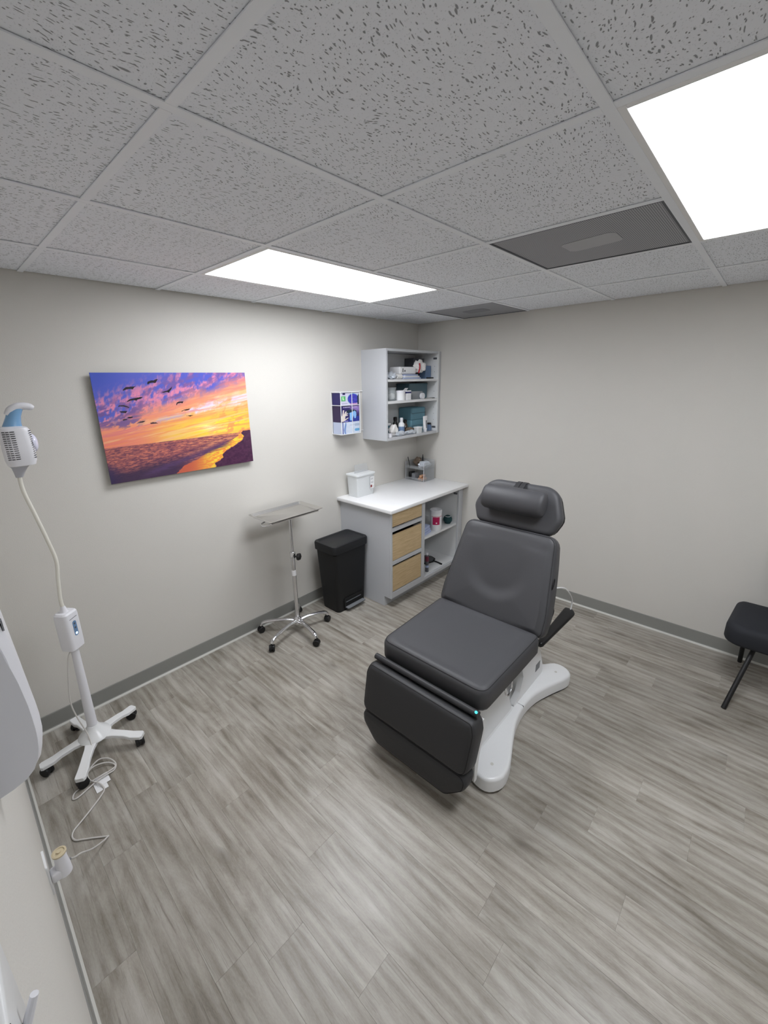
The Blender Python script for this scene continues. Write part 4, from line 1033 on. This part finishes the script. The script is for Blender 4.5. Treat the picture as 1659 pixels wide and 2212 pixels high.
# backrest: frame along the recline
Bo = Vector((-1.552, CY, .565)); bd = Vector((.215, 0, .495)).normalized(); bnrm = Vector((-bd.z, 0, bd.x))   # front normal
def FB(u, v, w): return Bo + Vector((0, u, 0)) + bd * v + bnrm * w
def back_disp(u, v):
    d = 0
    d += .012 * (abs(u) / .28) ** 3 * (1 if v < .45 else .4)          # raised side bolsters
    rr2 = math.hypot(u, v - .31); low = 1 - min(max((v - .20) / .26, 0), 1)
    t_ = min(max((.205 - rr2) / .085, 0), 1); d -= .017 * t_ * t_ * (3 - 2 * t_) * low
    return d
bk = round_poly([(-.322, 0), (.322, 0), (.322, .12), (.272, .545), (-.272, .545), (-.322, .12)], [.04, .04, .3, .055, .055, .3], 7)
bm = nb(); cushion(bm, bk, FB, .085, .030, .02, crown=.010, disp=back_disp, n=120, rings=26, back=lambda u, v: .045 * math.sin(min(max(v / .54, 0), 1) * PI) ** .8)
seam(obj('backrest', bm, 'vinyl', tc, .9))
# head section
Ho = Vector((-1.312, CY, 1.052)); hd = Vector((.10, 0, .245)).normalized(); hn = Vector((-hd.z, 0, hd.x))
def FH(u, v, w): return Ho + Vector((0, u, 0)) + hd * v + hn * w
hk = round_poly([(-.225, 0), (.225, 0), (.268, .10), (.205, .272), (-.205, .272), (-.268, .10)], [.05, .05, .07, .10, .10, .07], 7)
bm = nb(); cushion(bm, hk, FH, .070, .028, .02, crown=.004, n=96, rings=8)
hr = obj('headrest', bm, 'vinyl', tc, .9)
bm = nb(); cushion(bm, [(p.x * .985, p.y * .96 + .006) for p in hk], lambda u, v, w: FH(u, v, w - .070), .022, .004, .008, n=60, rings=3); obj('headrest_shell', bm, 'black', tc, .9)
# head pillow (half-round bolster) and its strap
bm = nb(); rings = []
pc = FH(0, .155, .052)
for u, k in ((-.182, .15), (-.182, .72), (-.176, .90), (-.160, 1.0), (-.08, 1.02), (0, 1.03), (.08, 1.02), (.160, 1.0), (.176, .90), (.182, .72), (.182, .15)):
    rings.append([pc + Vector((0, u, 0)) + hd * (math.cos(t) * .072 * k) + hn * (math.sin(t) * (.056 if math.sin(t) > 0 else .046) * k) for t in [2 * PI * q / 28 for q in range(28)]])
loft(bm, rings); pl = obj('head_pillow', bm, 'vinyl', tc, .9)
bm = nb()
for u in (-.02, .012):
    a_ = [FH(u - .012, .20, .062), FH(u - .012, .262, .006), FH(u - .012, .275, -.02), FH(u - .012, .274, -.06)]
    b_ = [p + Vector((0, .026, 0)) for p in a_]
    loft(bm, [[p, q, q + hd * .0015, p + hd * .0015] for p, q in zip(a_, b_)])
obj('strap', bm, 'vinyl2', pl)
# leg section: upper and lower pads hanging from the seat front
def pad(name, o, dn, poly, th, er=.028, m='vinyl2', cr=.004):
    dn = Vector(dn).normalized(); nn = Vector((dn.z, 0, -dn.x))
    fr_ = lambda u, v, w: Vector(o) + Vector((0, u, 0)) + dn * v + nn * w
    bm = nb(); cushion(bm, poly, fr_, th, er, .018, crown=cr, n=84, rings=6); o = obj(name, bm, m, tc, .9); seam(o); return o
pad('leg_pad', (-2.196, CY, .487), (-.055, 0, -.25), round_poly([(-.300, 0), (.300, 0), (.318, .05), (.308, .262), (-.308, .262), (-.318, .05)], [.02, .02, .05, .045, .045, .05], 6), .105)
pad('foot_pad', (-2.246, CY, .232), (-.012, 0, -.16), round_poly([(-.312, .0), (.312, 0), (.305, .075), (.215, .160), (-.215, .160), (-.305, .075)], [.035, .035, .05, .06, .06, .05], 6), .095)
bm = nb(); prism(bm, round_poly([(-2.150, .13), (-2.128, .13), (-2.118, .26), (-2.078, .38), (-2.088, .445), (-2.108, .445), (-2.112, .38), (-2.152, .24)], .008), FXZ, CY - .304, CY + .304); obj('leg_shell', bm, 'white', tc)
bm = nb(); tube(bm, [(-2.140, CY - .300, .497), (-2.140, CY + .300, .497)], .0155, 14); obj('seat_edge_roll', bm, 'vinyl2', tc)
bm = nb(); tube(bm, [(-2.1475, CY - .292, .5105), (-2.150, CY - .292, .514)], .006, 10); obj('indicator_light', bm, 'cyan', tc, label='small glowing cyan indicator')
# base
def base_outline():
    s = []
    half = [(-2.065, .275), (-2.055, .335), (-1.990, .372), (-1.90, .362), (-1.78, .318), (-1.64, .272), (-1.50, .254), (-1.36, .266), (-1.22, .310), (-1.11, .352), (-1.045, .352), (-1.005, .30), (-1.012, .235), (-1.08, .175), (-1.12, .10)]
    front = [(-2.03, .205), (-1.93, .165), (-1.86, .09)]
    up = list(reversed(front)) + half
    P_ = [(x, CY + y) for x, y in up] + [(x, CY - y) for x, y in reversed(up)]
    return [(p.x, p.y) for p in smooth_path([(x, y, 0) for x, y in P_] + [(P_[0][0], P_[0][1], 0)], 3)[:-1]]
bo = base_outline()
bm = nb(); prism(bm, bo, FXY, .014, .086, .016); obj('base', bm, 'white', tc, .8)
cm = Vector((-1.5, CY)); bm = nb()
prism(bm, [cm + (Vector(p) - cm) * .965 for p in bo], FXY, 0, .014); obj('base_shade_gap', bm, 'blackmatte', tc)  # black slab that stands in for the shaded gap beneath the base
bm = nb(); box(bm, -1.5115, -1.5095, CY - .2535, CY + .2535, .045, .0866)
for x, y in ((-1.97, .30), (-1.58, .20), (-1.10, .28)):
    for sg in (-1, 1): lathe(bm, [(.008, .085), (.008, .0872)], x, CY + sg * y, 10, 1)
obj('seam_and_screw_caps', bm, ['screen', 'strip'], tc, kind='stuff')
# sloping cover and lifting arm
bm = nb()
def ell(x0, x1, hw, z, r=.05): return [(p.x, p.y, z) for p in round_poly([(x0, CY - hw), (x1, CY - hw), (x1, CY + hw), (x0, CY + hw)], r, 5)]
loft(bm, [ell(-1.96, -1.53, .222, .082), ell(-1.96, -1.54, .212, .092), ell(-1.96, -1.57, .206, .18), ell(-1.96, -1.62, .206, .28), ell(-1.96, -1.66, .212, .40), ell(-1.96, -1.66, .215, .44)]); obj('column_cover', bm, 'white', tc)
for sg in (-1, 1):
    bm = nb(); prism(bm, round_poly([(-1.60, .084), (-1.15, .084), (-1.165, .15), (-1.225, .28), (-1.35, .41), (-1.56, .445), (-1.50, .33), (-1.455, .23), (-1.49, .14)], .02), lambda u, v, w: Vector((u, CY + w, v)), sg * .185, sg * .215)
    obj('lift_arm', bm, 'white', tc)
bm = nb(); prism(bm, [(-1.275, .155), (-1.215, .155), (-1.215, .205), (-1.275, .205)], lambda u, v, w: Vector((u, CY - w, v)), .2145, .2165); obj('rating_label', bm, 'screen', tc, None, label='small grey label on the lift arm')
bm = nb(); tube(bm, [(-1.78, CY - .285, .455), (-1.80, CY - .292, .415), (-1.84, CY - .295, .40), (-1.865, CY - .292, .425), (-1.85, CY - .285, .455)], .0045, 8, 5); obj('pull_ring', bm, 'chrome', tc)
bm = nb(); box(bm, -1.60, -1.34, CY - .16, CY + .16, .30, .50, .01, 2); box(bm, -1.72, -1.60, CY - .25, CY - .19, .36, .44, .01, 2); obj('hinge_dark_gap', bm, 'blackmatte', tc)  # black hinge block, widened to paint the shaded opening below the seat
# armrest swung behind
bm = nb()
A0, A1 = Vector((-1.40, CY - .285, .462)), Vector((-.975, CY - .285, .490))
ad = (A1 - A0); al = ad.length; ad.normalize(); an = Vector((-ad.z, 0, ad.x))
ap = round_poly([(-.02, -.002), (al - .03, -.036), (al, -.015), (al, .036), (-.02, .036)], [.01, .03, .02, .015, .01], 5)
cushion(bm, ap, lambda u, v, w: A0 + ad * u + Vector((0, v, 0)) + an * w, .030, .012, .01, n=48, rings=3); obj('armrest', bm, 'black', tc, .9)
bm = nb(); tube(bm, [(-1.27, CY - .26, .735), (-1.20, CY - .288, .722), (-1.112, CY - .290, .670), (-1.030, CY - .290, .600), (-.985, CY - .290, .540), (-.990, CY - .288, .488)], .0042, 8, 6); obj('white_cable', bm, 'white', tc)
bm = nb(); tube(bm, [(-1.36, CY - .275, .70), (-1.345, CY - .30, .655), (-1.350, CY - .300, .615), (-1.375, CY - .295, .600), (-1.385, CY - .285, .64)], .0035, 6, 4); obj('wire_hook', bm, 'black', tc)
bm = nb(); u0 = .2925
rg = [FB(-u0 - .012 + .0 * t, .30 + .030 * math.sin(t), -.030 + .010 * math.cos(t)) for t in [2 * PI * k / 14 for k in range(15)]]
tube(bm, rg, .0022, 6); obj('strap_eyelet', bm, 'black', tc)

# ------------------------------------------------------------------ black visitor chair at the right edge
vc = thing('visitor_chair', 'black upholstered chair against the wall, cut off at the right edge', 'chair', (-.30, -2.95, 0))
bm = nb(); cushion(bm, round_poly([(-.510, -.29), (-.07, -.25), (-.07, .25), (-.510, .29)], [.09, .05, .05, .09], 6), lambda u, v, w: Vector((u, -2.985 + v, .462 + w)), .125, .038, .02, crown=.006, n=72, rings=6); obj('seat', bm, mat('black seat fabric', (36, 38, 44), .75, bump=.3, bscale=500), vc, .9)
bm = nb(); cushion(bm, round_poly([(-.215, 0), (.215, 0), (.235, .25), (.20, .40), (-.20, .40), (-.235, .25)], [.05, .05, .2, .08, .08, .2], 6), lambda u, v, w: Vector((-.115 + .10 * v - w * .97, -3.10 + u, .50 + v)), .05, .02, .015, n=60, rings=5); obj('backrest', bm, mat('black back fabric', (30, 33, 44), .75, bump=.3, bscale=500), vc, .9)
for sg in (-1, 1):
    bm = nb(); tube(bm, [(-.655, -2.985 + sg * .206, .003), (-.40, -2.985 + sg * .125, .360)], .0125, 12); obj('leg', bm, 'black', vc)
    bm = nb(); tube(bm, [(-.055, -2.985 + sg * .165, .003), (-.17, -2.985 + sg * .18, .385)], .0125, 12); obj('leg', bm, 'black', vc)
bm = nb()
tube(bm, [(-.36, -2.755, .374), (-.36, -3.155, .374)], .0125, 10); tube(bm, [(-.17, -2.775, .374), (-.17, -3.135, .374)], .0125, 10)
for sg in (-1, 1): tube(bm, [(-.42, -2.985 + sg * .2, .374), (-.14, -3.03 + sg * .13, .374), (-.085, -3.11 + sg * .12, .42), (-.045, -3.11 + sg * .12, .60)], .011, 10)
obj('seat_frame', bm, 'black', vc)

# ------------------------------------------------------------------ examination lamp on a white five-star base
lp = thing('examination_lamp', 'white examination lamp on a five-star caster base beside the picture wall', 'lamp', (-3.232, -.345, 0))
LXc, LYc = -3.232, -.345
bm = nb(); lathe(bm, [(.001, .088), (.070, .088), (.076, .096), (.070, .106), (.046, .128), (.030, .150), (.0265, .160)], LXc, LYc, 32); obj('hub', bm, 'white', lp)
for dx, dy in ((-3.035, -.252), (-3.068, -.488), (-3.345, -.545), (-3.450, -.335), (-3.275, -.110)):
    d = Vector((dx - LXc, dy - LYc, 0)); L_ = d.length + .025; d.normalize(); n_ = Vector((-d.y, d.x, 0)); bm = nb()
    o_ = Vector((LXc, LYc, 0)); prev = []
    sec = [(.02, .034, .100), (.06, .028, .100), (.095, .0215, .096), (L_ * .62, .0205, .086), (L_ * .76, .0235, .074), (L_ - .012, .0235, .070), (L_ - .003, .017, .069)]
    loft(bm, [[o_ + d * s_ - n_ * w + Vector((0, 0, z - .018)), o_ + d * s_ - n_ * w + Vector((0, 0, z - .003)), o_ + d * s_ - n_ * (w - .003) + Vector((0, 0, z)), o_ + d * s_ + n_ * (w - .003) + Vector((0, 0, z)), o_ + d * s_ + n_ * w + Vector((0, 0, z - .003)), o_ + d * s_ + n_ * w + Vector((0, 0, z - .018))] for s_, w, z in sec])
    obj('leg', bm, 'white', lp, .5)
    caster('caster', lp, dx, dy, math.atan2(d.y, d.x) + 2.2, .98, top=.056)
bm = nb(); tube(bm, [(LXc, LYc, .15), (LXc + .006, LYc, .64)], [.0235, .0165], 22); obj('pole', bm, 'whitep', lp)
# control box, front turned towards the camera
ba = math.radians(-52); bu = Vector((math.cos(ba + PI / 2), math.sin(ba + PI / 2), 0)); bn_ = Vector((math.cos(ba), math.sin(ba), 0)); bo_ = Vector((LXc + .004, LYc, .628))
FBX = lambda u, v, w: bo_ + bu * u + Vector((0, 0, v)) + bn_ * w
bm = nb()
loft(bm, [[FBX(p.x * k, z, p.y * k) for p in round_poly([(-.042, -.036), (.042, -.036), (.042, .036), (-.042, .036)], .018, 5)] for k, z in ((.80, 0), (.97, .006), (1.0, .03), (1.0, .178), (.96, .196), (.80, .204))]); cb = obj('control_box', bm, 'whitep', lp, .5)
bm = nb(); prism(bm, round_poly([(-.011, .075), (.011, .075), (.011, .155), (-.011, .155)], .0108, 6), FBX, .0355, .0368); obj('button_plate', bm, 'bluep', cb)
bm = nb(); prism(bm, [( .0065 * math.cos(t), .088 + .0065 * math.sin(t)) for t in [2 * PI * k / 16 for k in range(16)]], FBX, .0366, .0376); obj('power_button', bm, 'led', cb)
bm = nb()
for z in (.118, .140): prism(bm, [( .005 * math.cos(t), z + .005 * math.sin(t)) for t in [2 * PI * k / 14 for k in range(14)]], FBX, .0366, .0372)
obj('button', bm, 'dgrey', cb)
bm = nb(); prism(bm, [(-.022, .168), (.022, .171), (.022, .1735), (-.022, .1705)], FBX, .0355, .0364); obj('printed_name', bm, 'dgrey', cb, None)
bm = nb(); tube(bm, [(LXc + .002, LYc, .828), (LXc + .001, LYc, .862)], [.018, .0095], 16); obj('neck_socket', bm, 'whitep', lp)
bm = nb(); tube(bm, [(LXc + .001, LYc, .855), (-3.232, LYc, .90), (-3.222, -.342, .998), (-3.211, -.340, 1.09), (-3.222, -.338, 1.189), (-3.244, -.335, 1.33), (-3.262, -.332, 1.44), (-3.262, -.330, 1.515)], .0082, 12, 6); obj('gooseneck', bm, 'cream', lp)
# head
hc = Vector((-3.243, -.330, 1.62))
def hring(hx, hy, z, x_off=0, r=.03): return [(p.x, p.y, z) for p in round_poly([(hc.x - hx + x_off, hc.y - hy), (hc.x + hx + x_off, hc.y - hy), (hc.x + hx + x_off, hc.y + hy), (hc.x - hx + x_off, hc.y + hy)], r, 6)]
bm = nb(); loft(bm, [hring(.036, .034, 1.552, -.006), hring(.047, .044, 1.556), hring(.052, .048, 1.575, .001), hring(.054, .050, 1.62, .002), hring(.052, .048, 1.70, .002), hring(.047, .044, 1.715, -.001), hring(.030, .030, 1.722, -.006, .028)])
hd_ = obj('lamp_head', bm, 'whitep', lp, .5)
bm = nb(); loft(bm, [hring(.036, .034, 1.553, -.008), hring(.028, .028, 1.545, -.010, .026), hring(.018, .018, 1.520, -.016, .017), hring(.013, .013, 1.503, -.019, .0125)]); obj('neck_cone', bm, 'greyp', hd_)
bm = nb()
def hsurf(x, e=.0):
    hx, hy, r = .0535, .0495, .03
    ax_ = abs(x); return hc.y - ((hy if ax_ < hx - r else hy - r + math.sqrt(max(r * r - (ax_ - hx + r) ** 2, 0))) + e)
for k in range(14):
    z = 1.585 + k * .0088
    for x0, x1 in ((-.046, -.037), (-.0345, -.0245), (-.021, -.006), (.0425, .0505)):
        xs = [x0 + (x1 - x0) * q / 3 for q in range(4)]
        loft(bm, [[(hc.x + .002 + x, hsurf(x, .0012), z), (hc.x + .002 + x, hsurf(x, .0012), z + .0028), (hc.x + .002 + x, hsurf(x, -.004), z + .0028), (hc.x + .002 + x, hsurf(x, -.004), z)] for x in xs])
obj('vent_slots', bm, 'blackmatte', hd_, None, kind='stuff')
bm = nb(); lathe(bm, [(.040, hc.x + .050)] + [(.040 * math.cos(a), hc.x + .054 + .019 * math.sin(a)) for a in np.linspace(.1, 1.5, 8)], 0, hc.y, 28, 0, 'x', 1.645); obj('lens', bm, 'lens', hd_)
bm = nb(); rings = []
for (x, z, rx, ry) in ((-3.246, 1.712, .036, .030), (-3.240, 1.735, .030, .025), (-3.232, 1.760, .026, .021), (-3.224, 1.780, .026, .019), (-3.214, 1.792, .022, .017)):
    rings.append([(x + rx * math.cos(t), hc.y + ry * math.sin(t), z + .25 * rx * math.cos(t) * 0) for t in [2 * PI * k / 22 for k in range(22)]])
loft(bm, rings); obj('handle', bm, 'blue', hd_)
bm = nb(); tube(bm, [(-3.252, hc.y, 1.768), (-3.236, hc.y, 1.788), (-3.212, hc.y, 1.800), (-3.188, hc.y, 1.802), (-3.168, hc.y, 1.797), (-3.158, hc.y, 1.792)], [.012, .018, .019, .0180, .0165, .010], 16, 5, flat=.85); obj('handle_tip', bm, 'whitep', hd_)
# cord of the lamp, lying to the socket
cz = .0045
cp = [(-3.240, -.352, .628), (-3.262, -.362, .590), (-3.282, -.362, .475), (-3.296, -.362, .36), (-3.288, -.365, .266), (-3.268, -.375, .165), (-3.262, -.395, .118), (-3.268, -.43, .085), (-3.300, -.475, .060), (-3.322, -.52, .040)]
cp2 = [(-3.318, -.505, .022), (-3.290, -.470, .02), (-3.250, -.450, .018), (-3.215, -.480, .016), (-3.200, -.530, .010), (-3.215, -.560, cz), (-3.246, -.572, .013), (-3.290, -.575, .013), (-3.340, -.584, cz), (-3.380, -.598, cz), (-3.398, -.590, cz), (-3.385, -.560, cz), (-3.345, -.550, .006),
       (-3.300, -.560, .014), (-3.240, -.560, .013), (-3.205, -.545, .010), (-3.225, -.500, .014), (-3.275, -.480, .020), (-3.312, -.500, .024), (-3.318, -.545, .016), (-3.290, -.600, .014), (-3.281, -.640, cz), (-3.301, -.668, cz), (-3.349, -.707, cz), (-3.399, -.742, cz), (-3.431, -.764, cz), (-3.443, -.790, cz), (-3.437, -.818, cz), (-3.415, -.837, cz), (-3.384, -.862, cz), (-3.340, -.900, cz),
       (-3.338, -.908, .008), (-3.369, -.945, .04), (-3.405, -1.01, .11), (-3.440, -1.10, .22), (-3.462, -1.165, .29), (-3.474, -1.20, .335)]
bm = nb(); tube(bm, cp + cp2, .0034, 8, 5); obj('power_cord', bm, 'cord', lp)
obj('cord_tag', (lambda bm: (box(bm, -3.312, -3.262, -.640, -.565, .0005, .003), box(bm, -3.300, -3.245, -.610, -.545, .003, .0055), bm)[2])(nb()), 'paper', lp, None, label='folded white paper tag on the cord')


# ------------------------------------------------------------------ socket with plug-in air freshener
so = thing('wall_socket', 'white double socket plate low on the near wall', 'socket', (XN, -1.255, .40))
bm = nb(); prism(bm, round_poly([(-1.292, .335), (-1.218, .335), (-1.218, .455), (-1.292, .455)], .006), FYZ, XN, XN + .006, .002); obj('cover_plate', bm, 'white', so)
af = thing('air_freshener', 'white plug-in air freshener with a tan ring, on the wall socket', 'air freshener', (XN + .03, -1.265, .43))
bm = nb(); ax, ay = XN + .032, -1.278
lathe(bm, [(.016, .376), (.021, .381), (.020, .41), (.017, .440), (.0165, .462)], ax + .008, ay, 22)
box(bm, XN + .0065, XN + .038, ay - .018, ay + .018, .378, .414, .007, 3); obj('body', bm, 'whitep', af)
bm = nb(); lathe(bm, [(.0165, .460), (.0195, .463), (.0195, .468), (.015, .469), (.013, .466), (.006, .466), (.0055, .471), (.001, .471)], ax + .008, ay, 24); obj('scent_ring', bm, 'gold', af)
cp_ = thing('cord_plug', 'clear and dark plug of the lamp cord in the socket', 'plug', (XN + .02, -1.235, .365))
bm = nb(); box(bm, XN + .0065, XN + .030, -1.252, -1.226, .346, .366, .004, 2); tube(bm, [(XN + .028, -1.238, .356), (XN + .05, -1.222, .35), (-3.474, -1.203, .337)], [.008, .006, .0045], 10, 3); obj('body', bm, 'screen', cp_)

# ------------------------------------------------------------------ light switch close to the camera, and the big rounded housing
sw = thing('light_switch', 'white toggle light switch on the near wall, bottom left corner', 'light switch', (XN, -2.41, 1.41))
sw['_o'] = (XN, -2.41, 1.41)
bm = nb(); prism(bm, round_poly([(-2.445, 1.430), (-2.369, 1.430), (-2.369, 1.552), (-2.445, 1.552)], .006), FYZ, XN, XN + .006, .003); obj('switch_plate', bm, 'white', sw)
bm = nb(); tube(bm, [(XN + .004, -2.404, 1.492), (XN + .0150, -2.402, 1.518)], [.0030, .0024], 10); obj('toggle', bm, 'whitep', sw)
bm = nb(); box(bm, XN + .0055, XN + .0066, -2.434, -2.4305, 1.455, 1.55); obj('dark_gap', bm, 'black', sw)

dp = thing('wall_dispenser', 'big rounded white and grey dispenser housing, cut by the left frame edge', 'dispenser', (XN, -1.83, 1.31))
gp = [(-3.487, 1.532), (-3.485, 1.514), (-3.482, 1.494), (-3.4795, 1.473), (-3.478, 1.453), (-3.4765, 1.432), (-3.476, 1.41), (-3.476, 1.388), (-3.477, 1.371), (-3.479, 1.355), (-3.483, 1.338), (-3.490, 1.324), (-3.501, 1.314), (-3.518, 1.308), (XN, 1.305)]
top = [(XN, 1.640), (-3.515, 1.636), (-3.502, 1.618), (-3.494, 1.585)]
prof = top + gp
bm = nb(); loft(bm, [[(x, y, z) for x, z in prof] for y in (-1.952, -1.66)]); obj('housing', bm, mat('pale grey housing', (208, 209, 215), .5), dp, .5)
wp = [(-3.4805, 1.582), (-3.478, 1.563), (-3.475, 1.539), (-3.472, 1.516), (-3.470, 1.489), (-3.469, 1.462), (-3.468, 1.437), (-3.4665, 1.413), (-3.466, 1.391), (-3.467, 1.366), (-3.471, 1.347), (-3.476, 1.330), (-3.484, 1.318), (-3.50, 1.308)]
wt = [(-3.512, 1.632), (-3.499, 1.616), (-3.488, 1.60)]
bm = nb(); P_ = wt + wp
loft(bm, [[(x - .012, -1.948, z) for x, z in P_], [(x - .002, -1.934, z) for x, z in P_], [(x, -1.918, z) for x, z in P_], [(x, -1.69, z) for x, z in P_], [(x - .004, -1.665, z) for x, z in P_]]); obj('front_cover', bm, 'whitep', dp, .5)
bm = nb(); box(bm, -3.4785, -3.4765, -1.935, -1.925, 1.552, 1.568); obj('seam_slot', bm, 'screen', dp)

for o in bpy.data.objects:
    if '_o' in o: del o['_o']
